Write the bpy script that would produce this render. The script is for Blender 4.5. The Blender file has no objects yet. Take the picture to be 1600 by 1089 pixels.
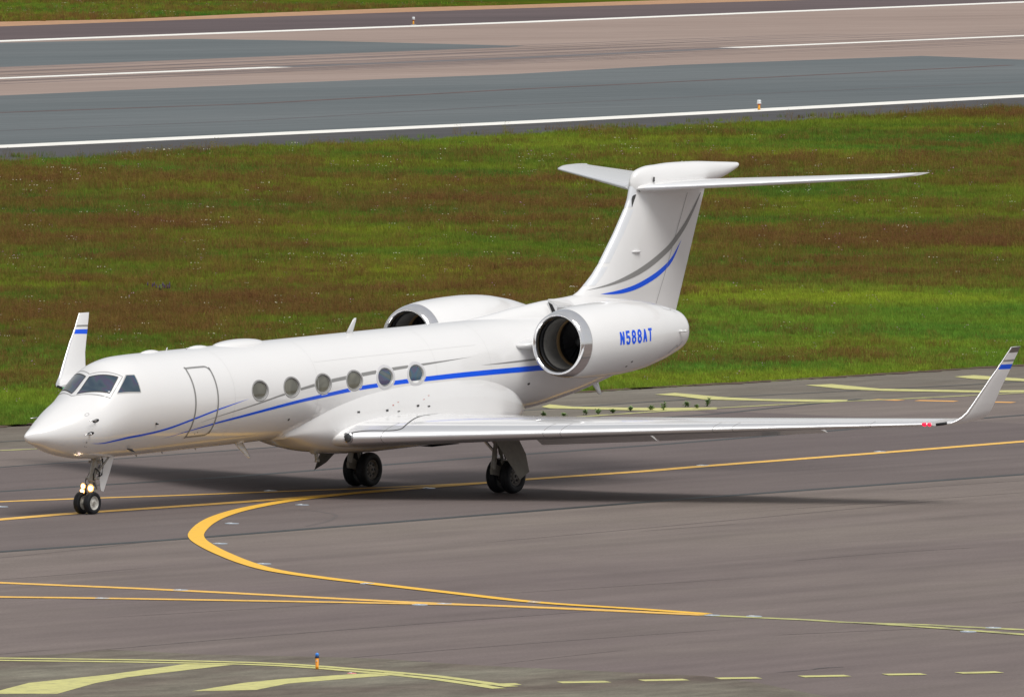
import bpy, bmesh, math, random
import numpy as np
from mathutils import Vector, Matrix, noise as mnoise

# ---------------------------------------------------------------- camera, sky, sun, exposure
S = bpy.context.scene
C = S.collection
cd = bpy.data.cameras.new('camera')
cam = bpy.data.objects.new('camera', cd)
C.objects.link(cam)
_r = Vector((0.58753727, -0.80917523, 0.00595045))
_u = Vector((0.03188949, 0.03050132, 0.99902589))
_f = Vector((0.8085685, 0.58677519, -0.04372485))
M4 = Matrix((( _r.x, _u.x, -_f.x, -209.98755), (_r.y, _u.y, -_f.y, -166.46230), (_r.z, _u.z, -_f.z, 15.76598), (0, 0, 0, 1)))
cam.matrix_world = M4
cd.sensor_width = 36.0
cd.lens = 17895.636 / 1600 * 36.0
cd.clip_start = 20.0
cd.clip_end = 9000.0
S.camera = cam

SUN_EL, SUN_AZ = math.radians(60), math.radians(246)     # azimuth: direction the light comes from, from +x towards +y
W = bpy.data.worlds.new('World'); S.world = W; W.use_nodes = True
nt = W.node_tree
sky = nt.nodes.new('ShaderNodeTexSky'); sky.sky_type = 'NISHITA'; sky.sun_disc = False
sky.sun_elevation = SUN_EL; sky.sun_rotation = math.pi / 2 - SUN_AZ
sky.air_density = 1.0; sky.dust_density = 4.0; sky.ozone_density = 1.0
bg = nt.nodes['Background']; bg.inputs['Strength'].default_value = 0.15
# thin bright overcast: a milky cloud layer over the clear sky
_tc = nt.nodes.new('ShaderNodeTexCoord'); _cn = nt.nodes.new('ShaderNodeTexNoise'); _cn.inputs['Scale'].default_value = 2.2; _cn.inputs['Detail'].default_value = 5
_cm = nt.nodes.new('ShaderNodeMapRange'); _cm.inputs['From Min'].default_value = .35; _cm.inputs['From Max'].default_value = .65; _cm.inputs['To Min'].default_value = .72; _cm.inputs['To Max'].default_value = .95
_mx = nt.nodes.new('ShaderNodeMix'); _mx.data_type = 'RGBA'; _mx.inputs[7].default_value = (5.2, 5.2, 5.2, 1)
nt.links.new(_tc.outputs['Generated'], _cn.inputs['Vector']); nt.links.new(_cn.outputs['Fac'], _cm.inputs['Value']); nt.links.new(_cm.outputs[0], _mx.inputs[0])
nt.links.new(sky.outputs[0], _mx.inputs[6]); nt.links.new(_mx.outputs[2], bg.inputs[0])
sl = bpy.data.lights.new('sun', 'SUN'); sl.energy = 3.4; sl.angle = math.radians(32); sl.color = (1.0, 0.97, 0.93)
so = bpy.data.objects.new('sun', sl); C.objects.link(so)
sd = Vector((math.cos(SUN_EL) * math.cos(SUN_AZ), math.cos(SUN_EL) * math.sin(SUN_AZ), math.sin(SUN_EL)))
so.rotation_euler = (-sd).to_track_quat('-Z', 'Y').to_euler()
so.location = sd * 200
S.view_settings.view_transform = 'Standard'; S.view_settings.look = 'None'
S.view_settings.exposure = -0.45; S.view_settings.gamma = 1.0
S.view_settings.use_curve_mapping = False
S.render.engine = 'CYCLES'
S.cycles.max_bounces = 6

GROUND = {'E': {'grass_near': [(13.67, 26.34), (32.6, 26.7), (33.97, 26.72), (47.01, 26.69), (60.5, 26.6), (63.72, 26.6), (70.45, 26.46), (82.89, 26.69), (110.13, 27.2)], 'grass_far': [(189.83, 178.24), (234.39, 187.44), (248.44, 190.34), (265.15, 194.91), (281.74, 197.22), (295.87, 200.72), (319.16, 206.46), (336.18, 209.39), (372.65, 217.95), (458.32, 238.04)], 'white_near': [(211.55, 196.97), (257.93, 206.19), (320.56, 218.65), (358.34, 227.6), (404.55, 239.0), (497.93, 262.03)], 'white_far': [(425.98, 381.86), (508.09, 405.47), (623.6, 438.69), (783.96, 489.42), (971.37, 548.71)], 'sand_near': [(472.52, 421.99), (566.08, 451.66), (628.81, 471.56), (696.35, 491.51), (843.89, 528.98), (1007.33, 570.49)], 'sand_far': [(516.12, 459.58), (587.07, 468.38), (609.08, 471.11), (648.02, 486.18), (692.43, 501.06), (716.56, 506.19), (882.95, 554.76), (1072.96, 610.22)], 'blue_near_top': [(291.03, 265.5), (352.68, 281.67), (394.76, 292.71), (434.33, 301.26), (470.6, 313.22), (517.35, 322.82), (510.66, 309.03), (500.24, 285.3)], 'brownline': [(265.16, 243.19), (317.1, 253.33), (347.74, 257.74), (393.47, 271.59), (439.98, 283.53), (491.61, 297.59)], 'blue2line': [(244.03, 224.97), (284.09, 227.04), (313.92, 232.01), (356.07, 244.43), (397.45, 254.08), (441.93, 263.67)], 'shoulder_far': [(10.77, 23.84), (24.09, 19.92), (25.27, 19.58), (45.69, 18.63), (51.54, 18.88), (54.98, 18.66), (59.76, 18.44), (63.5, 17.76), (68.67, 17.31), (90.64, 15.4)], 'shoulder_near': [(-45.22, -24.43), (-36.15, -28.06), (-35.08, -28.49), (-33.23, -28.46), (-33.14, -29.11), (-33.07, -30.55), (-32.08, -32.78), (-31.68, -34.04), (-31.94, -35.61), (-31.89, -37.26), (-31.65, -39.36), (-31.42, -41.45), (-32.16, -43.15), (-36.31, -49.17)]}, 'D': {'far_blue': [(422.0, 378.43), (502.31, 400.86), (529.83, 402.81), (531.52, 391.04), (526.51, 366.93), (520.49, 364.44), (471.18, 351.65), (424.59, 338.95), (352.4, 318.41)], 'cl1': [(329.03, 298.26), (394.22, 314.76), (441.08, 326.62)], 'cl2': [(533.44, 351.95), (603.92, 370.59), (734.05, 405.01)], 'clgap': [(441.08, 326.62), (483.22, 336.75), (532.25, 351.12)], 'edge_line_far': [(8.55, 21.93), (23.1, 19.13), (24.4, 18.89), (36.05, 18.46), (45.12, 18.22), (50.8, 18.36), (54.43, 18.28), (59.14, 18.01), (62.92, 17.37), (68.01, 16.87), (89.59, 14.77)], 'bars': [[(51.7, 22.41), (52.98, 23.04), (52.31, 21.75), (53.33, 19.58), (54.8, 18.54), (53.92, 17.92), (52.15, 18.13), (51.89, 18.98), (51.35, 21.06), (51.14, 21.71)], [(44.88, 18.48), (46.53, 19.02), (46.95, 17.8), (46.52, 17.49), (44.96, 17.88)], [(59.8, 24.23), (61.01, 24.36), (60.32, 22.84), (59.89, 21.85), (59.68, 20.29), (60.99, 18.28), (60.23, 17.82), (59.21, 18.59), (58.49, 21.12), (58.46, 21.6), (59.49, 23.17)], [(67.57, 24.3), (68.65, 24.08), (67.24, 21.41), (68.34, 18.63), (70.96, 16.58), (69.96, 15.93), (67.32, 17.95), (66.23, 20.59), (66.35, 22.07)], [(75.09, 24.05), (76.37, 24.19), (75.43, 21.77), (76.17, 18.61), (75.13, 17.94), (74.12, 20.91), (74.35, 22.91)]], 'odash': [[(61.7, 17.85), (61.82, 17.0)], [(62.07, 16.62), (62.4, 15.5)], [(62.8, 14.46), (62.97, 13.9)], [(63.32, 12.69), (63.51, 11.94)]], 'line_E': [(-18.53, -1.42), (-0.8, 0.09), (1.91, 0.33), (5.28, 0.27), (9.25, 0.22), (13.64, 0.43), (19.38, 0.75), (21.39, 0.89), (26.13, 0.86), (29.56, 1.09), (38.46, 1.39), (45.1, 1.75), (70.42, 3.16)], 'line_F': [(-7.54, 8.05), (4.92, 4.65), (7.31, 3.99), (9.2, 3.31), (12.18, 2.46), (15.2, 1.59), (17.72, 1.11), (19.5, 0.84)], 'curve_C': [(-16.94, -31.37), (-16.64, -29.47), (-16.32, -26.62), (-14.99, -23.32), (-13.66, -20.22), (-12.8, -18.28), (-11.61, -16.17), (-9.9, -14.08), (-7.38, -11.44), (-5.03, -9.15), (-3.24, -7.57), (-1.49, -6.25), (1.21, -4.43), (3.76, -2.91), (6.55, -1.54), (9.76, -0.35), (12.34, 0.23), (14.95, 0.62), (17.15, 0.69), (19.27, 0.67)], 'line_A': [(-20.09, -2.77), (-18.7, -14.16), (-18.18, -18.42), (-18.05, -23.57), (-17.89, -25.45), (-17.51, -28.46), (-17.22, -31.5)], 'line_B': [(-27.17, -8.87), (-22.36, -17.08), (-21.27, -18.95), (-18.33, -24.94), (-17.55, -27.51), (-17.22, -31.5)], 'line_D': [(-17.22, -31.5), (-17.05, -33.77), (-17.07, -35.22), (-16.68, -36.69), (-16.59, -38.97), (-16.18, -49.29)], 'line_D2': [(-17.07, -35.22), (-17.24, -37.06), (-17.78, -39.75), (-20.17, -51.7)], 'joints': [[(-25.18, -7.15), (-10.28, -7.46), (-3.54, -7.6), (3.17, -7.39), (17.85, -6.92), (31.73, -7.07), (53.14, -7.3)], [(-7.88, 7.76), (8.32, 7.36), (17.28, 7.14), (29.15, 7.88), (37.52, 8.11), (46.32, 8.8), (55.03, 9.58), (57.12, 9.69), (83.34, 10.98)], [(-1.56, 13.21), (16.86, 14.16), (23.52, 14.51), (29.96, 14.93), (47.2, 16.23), (51.82, 16.46), (61.67, 18.32)]], 'farjoint': [(9.12, 22.42), (26.61, 21.92), (40.16, 21.54), (49.77, 21.59), (59.05, 21.96), (67.73, 21.18), (74.05, 20.86), (97.71, 19.68)], 'edge_line_near': [[(-40.84, -20.66), (-36.49, -28.34), (-34.94, -31.06), (-34.18, -33.28), (-34.37, -35.42), (-34.68, -36.88), (-35.02, -38.03), (-36.11, -40.32)], [(-41.31, -21.06), (-36.97, -28.72), (-35.43, -31.43), (-34.59, -33.59), (-34.85, -35.78), (-35.23, -37.28), (-35.69, -38.53), (-36.66, -40.43)]], 'nbars': [[(-43.92, -33.95), (-41.25, -32.82), (-38.56, -32.63), (-35.38, -32.02), (-34.91, -32.83), (-36.45, -33.0), (-38.85, -33.32), (-40.42, -33.78), (-43.07, -34.94)], [(-40.93, -36.45), (-38.62, -35.89), (-37.35, -35.83), (-35.62, -36.05), (-34.58, -36.35), (-34.64, -36.92), (-36.13, -36.74), (-38.2, -36.63), (-39.89, -37.16)]], 'ydash': [[(-34.62, -40.36), (-33.85, -40.93)], [(-33.19, -41.24), (-32.44, -41.75)], [(-31.81, -42.03), (-31.15, -42.54)], [(-30.35, -42.96), (-29.57, -43.5)], [(-28.88, -43.89), (-28.25, -44.36)], [(-27.61, -44.74), (-26.87, -45.19)], [(-36.18, -39.48), (-35.45, -40.0)], [(-25.95, -45.73), (-25.25, -46.15)]], 'lights': [(1.61, -4.88), (-4.69, -9.36), (-9.83, -14.5), (-13.75, -20.28), (-18.07, -18.55), (-21.27, -18.95), (-18.52, -25.18), (-17.94, -25.39), (-16.29, -26.51), (-17.19, -31.68), (-16.87, -32.5), (-17.81, -38.42), (-16.53, -38.18), (12.91, 2.56), (8.71, -1.57), (16.48, 0.39), (29.55, 1.32), (38.18, 1.7), (3.27, 3.3)], 'edge_light': [(-34.82, -34.77)], 'rwy_lights': [(357.62, 227.15), (605.26, 436.15)], 'redlight': [(-35.27, -35.94)], 'weeds': [(47.2, 19.09), (47.59, 18.67), (48.87, 18.85), (49.11, 18.6), (50.28, 18.91), (51.5, 19.19), (52.35, 19.08), (52.44, 18.71), (54.55, 19.4), (53.98, 18.67), (55.26, 19.17)], 'lupin': [(109.0, 80.36)], 'skid': [(6.9, -2.33), (7.1, -2.94), (6.25, -4.33), (5.26, -5.15), (3.69, -6.07), (1.96, -6.78)]}, 'BLOBS': [(152.14, 118.63, 5.2, 11.6, 0.8), (178.11, 132.12, 5.5, 6.9, 0.8), (102.98, 72.91, 6.6, 14.3, 1), (89.43, 67.89, 5.3, 10.5, 0.9), (77.07, 59.51, 3.1, 4.8, 0.9), (117.62, 74.1, 3.4, 6.0, 0.5), (161.54, 89.17, 6.3, 10.3, 1), (153.9, 86.91, 3.0, 7.1, 1), (175.41, 90.86, 3.9, 9.3, 0.6), (194.85, 110.44, 8.2, 8.7, 0.3), (142.1, 70.89, 1.2, 2.6, 0.8), (143.22, 74.24, 1.4, 3.3, 0.6), (132.36, 71.91, 1.2, 3.1, 0.7), (257.39, 180.83, 4.9, 6.1, 0.7), (213.01, 142.36, 7.3, 7.9, 0.6), (280.59, 176.4, 2.7, 7.7, 0.8), (317.24, 187.74, 2.1, 8.7, 0.9), (314.4, 181.18, 1.4, 4.2, 0.9), (152.74, 107.79, 3.8, 11.3, 0.5), (95.37, 41.86, 1.2, 1.2, 0.9), (98.8, 39.68, 0.8, 1.2, 0.9), (79.04, 34.52, 0.6, 0.9, 0.7), (236.5, 169.18, 6.2, 6.7, 0.4), (53.19, 40.71, 3.7, 21.2, -1), (117.92, 53.78, 5.5, 23.5, -1), (82.1, 34.48, 5.9, 18.8, -0.9), (234.42, 175.46, 9.4, 10.2, -0.7), (280.11, 185.11, 10.1, 20.0, -0.6), (155.8, 123.5, 1.3, 3.1, -1), (162.58, 124.5, 0.8, 3.2, -0.8), (103.68, 53.23, 2.1, 27.9, -0.8), (86.95, 29.38, 4.0, 29.1, -0.8), (131.59, 85.84, 4.7, 6.5, -0.5), (280.05, 168.74, 5.0, 15.4, -0.6), (70.13, 27.4, 9.5, 10.6, -1.2), (111.85, 52.32, 7.6, 28.9, -0.8), (54.62, 27.82, 9.2, 7.8, -0.8)], 'FLOWERS': [(164.54, 91.23, 3.3, 2.2, 1), (121.43, 95.95, 2.6, 3.2, 0.8), (168.26, 124.54, 6.7, 34.6, 0.3), (199.94, 117.3, 5.6, 37.9, 0.35)]}

NX=[0,.12,.4,.9,1.4,1.9,2.4,2.9,3.5,4.3,5.3, 16,18,19.5,21.3,23,25,26.3,26.9]
ZT=[2.29,2.409,2.514,2.752,2.98,3.2,3.572,3.875,3.971,3.986,3.984, 3.984,3.984,3.97,3.93,3.85,3.7,3.52,3.3]
ZB=[2.29,2.155,2.056,1.862,1.735,1.655,1.62,1.61,1.6,1.594,1.594, 1.594,1.60,1.64,1.83,2.13,2.6,2.95,3.2]
WW=[0,.10,.275,.54,.77,.92,1.0,1.075,1.15,1.187,1.195, 1.195,1.17,1.10,.95,.75,.45,.22,.03]
def mono(xs,ys,x):
    # monotone cubic in u=sqrt(x)
    import bisect
    u=[v**.5 for v in xs];n=len(u);t=x**.5
    d=[(ys[i+1]-ys[i])/(u[i+1]-u[i]) for i in range(n-1)]
    def m(i):
        if i==0: return d[0]
        if i==n-1: return d[-1]
        if d[i-1]*d[i]<=0: return 0.
        h0=u[i]-u[i-1];h1=u[i+1]-u[i];w1=2*h1+h0;w2=h1+2*h0
        return (w1+w2)/(w1/d[i-1]+w2/d[i])
    i=min(max(bisect.bisect_right(u,t)-1,0),n-2);h=u[i+1]-u[i];s=(t-u[i])/h
    return (2*s**3-3*s*s+1)*ys[i]+(s**3-2*s*s+s)*h*m(i)+(3*s*s-2*s**3)*ys[i+1]+(s**3-s*s)*h*m(i+1)
def sec(x):
    zt,zb,w=mono(NX,ZT,x),mono(NX,ZB,x),mono(NX,WW,x)
    return zt,zb,w
def surf(x,phi,off=0.):
    """phi 0 top, + to port (y negative)"""
    zt,zb,w=sec(x);zm=(zt+zb)/2;h=(zt-zb)/2
    return (x,-(w+off)*np.sin(phi),zm+(h+off)*np.cos(phi))
# ---------------------------------------------------------------- materials
def newmat(name):
    m = bpy.data.materials.new(name); m.use_nodes = True
    return m, m.node_tree, m.node_tree.nodes['Principled BSDF']
def plain(name, col, rough=.5, metal=0., coat=0., spec=.5, var=0., scale=3., bump=0., emis=None, estr=0.):
    m, t, b = newmat(name)
    b.inputs['Base Color'].default_value = (*col, 1); b.inputs['Roughness'].default_value = rough
    b.inputs['Metallic'].default_value = metal; b.inputs['Coat Weight'].default_value = coat
    b.inputs['Coat Roughness'].default_value = .03
    b.inputs['Specular IOR Level'].default_value = spec
    if var or bump:
        g = t.nodes.new('ShaderNodeNewGeometry')
        n = t.nodes.new('ShaderNodeTexNoise'); n.inputs['Scale'].default_value = scale; n.inputs['Detail'].default_value = 6
        t.links.new(g.outputs['Position'], n.inputs['Vector'])
    if var:
        r = t.nodes.new('ShaderNodeMapRange'); r.inputs['From Min'].default_value = .3; r.inputs['From Max'].default_value = .7
        r.inputs['To Min'].default_value = 1 - var; r.inputs['To Max'].default_value = 1 + var
        h = t.nodes.new('ShaderNodeMix'); h.data_type = 'RGBA'; h.blend_type = 'MULTIPLY'; h.inputs[0].default_value = 1
        h.inputs[6].default_value = (*col, 1)
        t.links.new(n.outputs['Fac'], r.inputs['Value']); t.links.new(r.outputs[0], h.inputs[7]); t.links.new(h.outputs[2], b.inputs['Base Color'])
    if bump:
        bp = t.nodes.new('ShaderNodeBump'); bp.inputs['Strength'].default_value = bump; bp.inputs['Distance'].default_value = .02
        t.links.new(n.outputs['Fac'], bp.inputs['Height']); t.links.new(bp.outputs[0], b.inputs['Normal'])
    if emis:
        b.inputs['Emission Color'].default_value = (*emis, 1); b.inputs['Emission Strength'].default_value = estr
    return m

def ground_mat(name, col, col2, scale=.08, fine=1.2, streak=(1, 1), rough=.85, contrast=.25, grain=.18, warm=None):
    """worn pavement: large stains, streaks along the direction of travel, fine grain"""
    m, t, b = newmat(name)
    L = t.links.new; N = t.nodes.new
    g = N('ShaderNodeNewGeometry')
    mp = N('ShaderNodeMapping'); mp.inputs['Scale'].default_value = (streak[0], streak[1], 1); L(g.outputs['Position'], mp.inputs['Vector'])
    n1 = N('ShaderNodeTexNoise'); n1.inputs['Scale'].default_value = scale; n1.inputs['Detail'].default_value = 8; n1.inputs['Roughness'].default_value = .6
    L(mp.outputs[0], n1.inputs['Vector'])
    n2 = N('ShaderNodeTexNoise'); n2.inputs['Scale'].default_value = fine; n2.inputs['Detail'].default_value = 7; n2.inputs['Roughness'].default_value = .7
    L(mp.outputs[0], n2.inputs['Vector'])
    n3 = N('ShaderNodeTexNoise'); n3.inputs['Scale'].default_value = 14; n3.inputs['Detail'].default_value = 3; n3.inputs['Roughness'].default_value = .8
    L(g.outputs['Position'], n3.inputs['Vector'])
    mp4 = N('ShaderNodeMapping'); mp4.inputs['Scale'].default_value = (.012, .9, 1); mp4.inputs['Rotation'].default_value = (0, 0, math.radians(-1.5)); L(g.outputs['Position'], mp4.inputs['Vector'])
    n4 = N('ShaderNodeTexNoise'); n4.inputs['Scale'].default_value = 1; n4.inputs['Detail'].default_value = 5
    L(mp4.outputs[0], n4.inputs['Vector'])
    mix = N('ShaderNodeMix'); mix.data_type = 'RGBA'; mix.inputs[6].default_value = (*col, 1); mix.inputs[7].default_value = (*col2, 1)
    mr = N('ShaderNodeMapRange'); mr.inputs['From Min'].default_value = .35; mr.inputs['From Max'].default_value = .65
    L(n1.outputs['Fac'], mr.inputs['Value']); L(mr.outputs[0], mix.inputs[0])
    # multiply by (1 + contrast*(n2-.5)*2) * grain * tracks
    def fac(n, k):
        a = N('ShaderNodeMapRange'); a.inputs['From Min'].default_value = .25; a.inputs['From Max'].default_value = .75
        a.inputs['To Min'].default_value = 1 - k; a.inputs['To Max'].default_value = 1 + k
        L(n.outputs['Fac'], a.inputs['Value']); return a.outputs[0]
    m1 = N('ShaderNodeMath'); m1.operation = 'MULTIPLY'; L(fac(n2, contrast), m1.inputs[0]); L(fac(n3, grain), m1.inputs[1])
    m2 = N('ShaderNodeMath'); m2.operation = 'MULTIPLY'; L(m1.outputs[0], m2.inputs[0]); L(fac(n4, .12), m2.inputs[1])
    mu = N('ShaderNodeMix'); mu.data_type = 'RGBA'; mu.blend_type = 'MULTIPLY'; mu.inputs[0].default_value = 1
    L(mix.outputs[2], mu.inputs[6]); L(m2.outputs[0], mu.inputs[7]); L(mu.outputs[2], b.inputs['Base Color'])
    b.inputs['Roughness'].default_value = rough; b.inputs['Specular IOR Level'].default_value = .2
    bp = N('ShaderNodeBump'); bp.inputs['Strength'].default_value = .3; bp.inputs['Distance'].default_value = .01
    L(n3.outputs['Fac'], bp.inputs['Height']); L(bp.outputs[0], b.inputs['Normal'])
    return m

def paint_mat(name, col, wear=.35, scale=2.2, worn=(.16, .14, .12), lo=.52, hi=.68):
    m, t, b = newmat(name); L = t.links.new; N = t.nodes.new
    g = N('ShaderNodeNewGeometry')
    n = N('ShaderNodeTexNoise'); n.inputs['Scale'].default_value = scale; n.inputs['Detail'].default_value = 9; n.inputs['Roughness'].default_value = .7
    L(g.outputs['Position'], n.inputs['Vector'])
    r = N('ShaderNodeMapRange'); r.inputs['From Min'].default_value = lo; r.inputs['From Max'].default_value = hi; r.inputs['To Max'].default_value = wear
    L(n.outputs['Fac'], r.inputs['Value'])
    mx = N('ShaderNodeMix'); mx.data_type = 'RGBA'; mx.inputs[6].default_value = (*col, 1); mx.inputs[7].default_value = (*worn, 1)
    L(r.outputs[0], mx.inputs[0]); L(mx.outputs[2], b.inputs['Base Color']); b.inputs['Roughness'].default_value = .7
    b.inputs['Specular IOR Level'].default_value = .25
    return m

ASPH = ground_mat('taxiway_asphalt', (.155, .125, .120), (.192, .162, .142), scale=.055, fine=.55, streak=(.30, 1), contrast=.17, grain=.20)
LANE = ground_mat('darker_taxiway_lane', (.126, .102, .100), (.150, .125, .118), scale=.07, fine=.6, streak=(.25, 1), contrast=.13, grain=.20)
SHO = ground_mat('shoulder_asphalt', (.185, .168, .140), (.130, .110, .088), scale=.12, fine=1.0, streak=(.35, 1), contrast=.25, grain=.2)
SHON = ground_mat('old_shoulder_asphalt', (.190, .178, .138), (.115, .090, .074), scale=.30, fine=1.6, streak=(.5, 1), contrast=.35, grain=.25)
RWB = ground_mat('runway_brown_asphalt', (.270, .205, .175), (.330, .255, .220), scale=.03, fine=.5, streak=(.12, 1), contrast=.14, grain=.1)
RWG = ground_mat('runway_grey_asphalt', (.100, .118, .125), (.135, .152, .158), scale=.03, fine=.4, streak=(.12, 1), contrast=.13, grain=.1)
RWD = ground_mat('runway_shoulder_asphalt', (.075, .075, .078), (.060, .058, .060), scale=.05, fine=.6, streak=(.15, 1), contrast=.15, grain=.1)
RWD2 = ground_mat('far_shoulder_asphalt', (.120, .090, .092), (.085, .065, .068), scale=.02, fine=.3, streak=(.12, 1), contrast=.2, grain=.1)
SAND = ground_mat('sandy_verge', (.48, .29, .17), (.36, .20, .11), scale=.5, fine=2, contrast=.35, grain=.2)
SEAL = plain('joint_sealant', (.026, .034, .036), .6, var=.3, scale=1.5)
RUST = plain('rust_stained_joint', (.10, .055, .05), .8, var=.3, scale=.6)
TYRE = plain('tyre_skid_mark', (.105, .088, .084), .8)
ORANGE = paint_mat('orange_taxi_paint', (.84, .50, .11), wear=.55, lo=.48, hi=.75, scale=4)
ORANGE2 = paint_mat('bright_orange_taxi_paint', (.86, .50, .06), wear=.35, lo=.52, hi=.8, scale=5)
PALE = paint_mat('pale_yellow_paint', (.58, .56, .22), wear=.55, lo=.46, hi=.75, scale=3)
PALE2 = paint_mat('faded_yellow_line_paint', (.52, .52, .20), wear=.75, lo=.42, hi=.62, scale=1.2)
DASH = paint_mat('orange_dash_paint', (.82, .42, .12), wear=.2)
WLINE = paint_mat('runway_white_paint', (.82, .81, .76), wear=.3, scale=.5)

WHITE = plain('white_aircraft_paint', (.80, .80, .80), .28, coat=1.0, spec=.5, var=.012, scale=.7)
WHITE2 = plain('white_fairing_paint', (.76, .765, .77), .3, coat=.8, var=.02, scale=1.2)
GREYP = plain('grey_stripe_paint', (.25, .25, .245), .35, coat=.3)
BLUEP = plain('blue_stripe_paint', (.001, .095, .82), .4, coat=.15, spec=.3)
LGREY = plain('light_grey_ring_paint', (.42, .42, .41), .35, coat=.6)
PLINE = plain('panel_gap_grey', (.30, .30, .30), .6)  # mid grey of panel gaps, joints and window reveals
PLINE2 = plain('dark_panel_gap', (.05, .05, .05), .6)
CHROME = plain('satin_leading_edge_metal', (.94, .94, .95), .38, metal=1.0)
CHROME2 = plain('polished_lip_metal', (.86, .86, .87), .10, metal=1.0)
ALU = plain('bare_aluminium', (.62, .62, .63), .25, metal=1.0, var=.08, scale=4)
DARKM = plain('dark_metal', (.035, .035, .038), .5, metal=.6)
BLACK = plain('engine_black', (.006, .006, .007), .6)
RUBBER = plain('tyre_rubber', (.012, .013, .016), .62, spec=.35, var=.3, scale=12)
RIMG = plain('wheel_rim_paint', (.55, .54, .50), .4, var=.15, scale=20)
RIMD = plain('dark_wheel_rim', (.22, .205, .19), .5, var=.3, scale=20)  # darker, mottled rim tone of the main wheels
GEARW = plain('gear_leg_paint', (.32, .305, .27), .4, coat=.3, var=.12, scale=9)
DUCT = plain('intake_duct_grey', (.16, .155, .145), .45, var=.08, scale=5)
HOSE = plain('hydraulic_hose', (.02, .02, .022), .5)
LAMPON = plain('lit_landing_lamp', (1, .9, .7), .3, emis=(1.0, .80, .50), estr=9.0)
LAMPRING = plain('lamp_glow_ring', (1, .7, .3), .3, emis=(1.0, .45, .08), estr=2.2)  # emissive orange that paints the warm glow around a lit lens
LAMPOFF = plain('unlit_lamp_glass', (.05, .055, .06), .05, spec=.8)
REDL = plain('red_navigation_lamp', (.8, .01, .03), .2, emis=(1.0, .01, .05), estr=2.2)
WLAMP = plain('white_lens', (.75, .78, .80), .15, coat=1)
ORPOST = plain('orange_post_plastic', (.88, .33, .015), .5, var=.15, scale=14)
AMBER = plain('amber_post_paint', (.80, .36, .03), .5, var=.15, scale=14)
BLUEL = plain('blue_lamp_glass', (.02, .22, .75), .12, coat=1)
DBLUE = plain('dark_blue_collar', (.008, .02, .09), .4)
INSET = plain('inset_light_metal', (.40, .47, .54), .3, metal=.2)
PINKL = plain('pink_lens', (.85, .30, .26), .3)
SKINC = plain('pale_cloth', (.5, .52, .52), .8)  # pale grey cloth tone for the shirt, which is switched off

def glass_mat(name, base, iri):  # iri: iridescent sheen painted into the base colour as noise tints
    m, t, b = newmat(name); L = t.links.new; N = t.nodes.new
    g = N('ShaderNodeNewGeometry'); n = N('ShaderNodeTexNoise'); n.inputs['Scale'].default_value = 1.5; n.inputs['Detail'].default_value = 1.0
    n.inputs['Distortion'].default_value = 1.2
    L(g.outputs['Position'], n.inputs['Vector'])
    cr = N('ShaderNodeValToRGB'); e = cr.color_ramp.elements
    e[0].position = .30; e[0].color = (*base, 1); e[1].position = .75; e[1].color = (*base, 1)
    for p, c in ((.42, (.03 * iri, .055 * iri, .075 * iri)), (.50, (.045 * iri, .038 * iri, .080 * iri)), (.56, (.02 * iri, .06 * iri, .10 * iri)), (.64, (.05 * iri, .06 * iri, .05 * iri))):
        x = e.new(p); x.color = (*(c if iri else tuple(v * (.8 + .5 * (p - .4) * 4) for v in base)), 1)
    L(n.outputs['Fac'], cr.inputs['Fac']); L(cr.outputs[0], b.inputs['Base Color'])
    b.inputs['Roughness'].default_value = .04; b.inputs['Specular IOR Level'].default_value = .7; b.inputs['Coat Weight'].default_value = .4
    return m
GLASS = glass_mat('cockpit_glass', (.018, .042, .072), 1.2)
CGLASS = glass_mat('cabin_glass', (.125, .122, .095), .0)
CGLASS2 = glass_mat('coated_cabin_glass', (.10, .125, .14), 1.6)

# ---------------------------------------------------------------- object helpers
def props(o, label=None, cat=None, group=None, kind=None):
    if label: o['label'] = label
    if cat: o['category'] = cat
    if group: o['group'] = group
    if kind: o['kind'] = kind
    return o
def thing(name, loc, label, cat, group=None):
    o = bpy.data.objects.new(name, None); o.empty_display_size = .3; C.objects.link(o); o.location = loc
    return props(o, label, cat, group)
def wpos(o):
    v = Vector(o.location)
    while o.parent: o = o.parent; v = v + o.location
    return v
def mk(name, V, F, mat, parent=None, smooth=True, mi=None, label=None, ang=None):
    """V in world coordinates; the object sits at its parent's origin"""
    me = bpy.data.meshes.new(name)
    off = wpos(parent) if parent else Vector((0, 0, 0))
    V = [(v[0] - off.x, v[1] - off.y, v[2] - off.z) for v in V]
    me.from_pydata(V, [], F)
    for m_ in (mat if isinstance(mat, (list, tuple)) else [mat]): me.materials.append(m_)
    if mi is not None: me.polygons.foreach_set('material_index', mi)
    bm = bmesh.new(); bm.from_mesh(me); bmesh.ops.recalc_face_normals(bm, faces=bm.faces); bm.to_mesh(me); bm.free()
    if smooth:
        me.polygons.foreach_set('use_smooth', [True] * len(me.polygons))
        if ang: me.set_sharp_from_angle(angle=math.radians(ang))
    o = bpy.data.objects.new(name, me); C.objects.link(o)
    if parent: o.parent = parent
    if label: o['label'] = label
    return o
def loft(rings, closed=True, cap0=True, cap1=True):
    V = []; F = []; n = len(rings[0])
    for r in rings: V += [tuple(p) for p in r]
    for i in range(len(rings) - 1):
        for j in range(n if closed else n - 1):
            k = (j + 1) % n
            F.append((i * n + j, i * n + k, (i + 1) * n + k, (i + 1) * n + j))
    if cap0: F.append(tuple(range(n))[::-1])
    if cap1: F.append(tuple(range((len(rings) - 1) * n, len(rings) * n)))
    return V, F
def join(*vf):
    V = []; F = []
    for v, f in vf:
        b = len(V); V += list(v); F += [tuple(i + b for i in q) for q in f]
    return V, F
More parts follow.
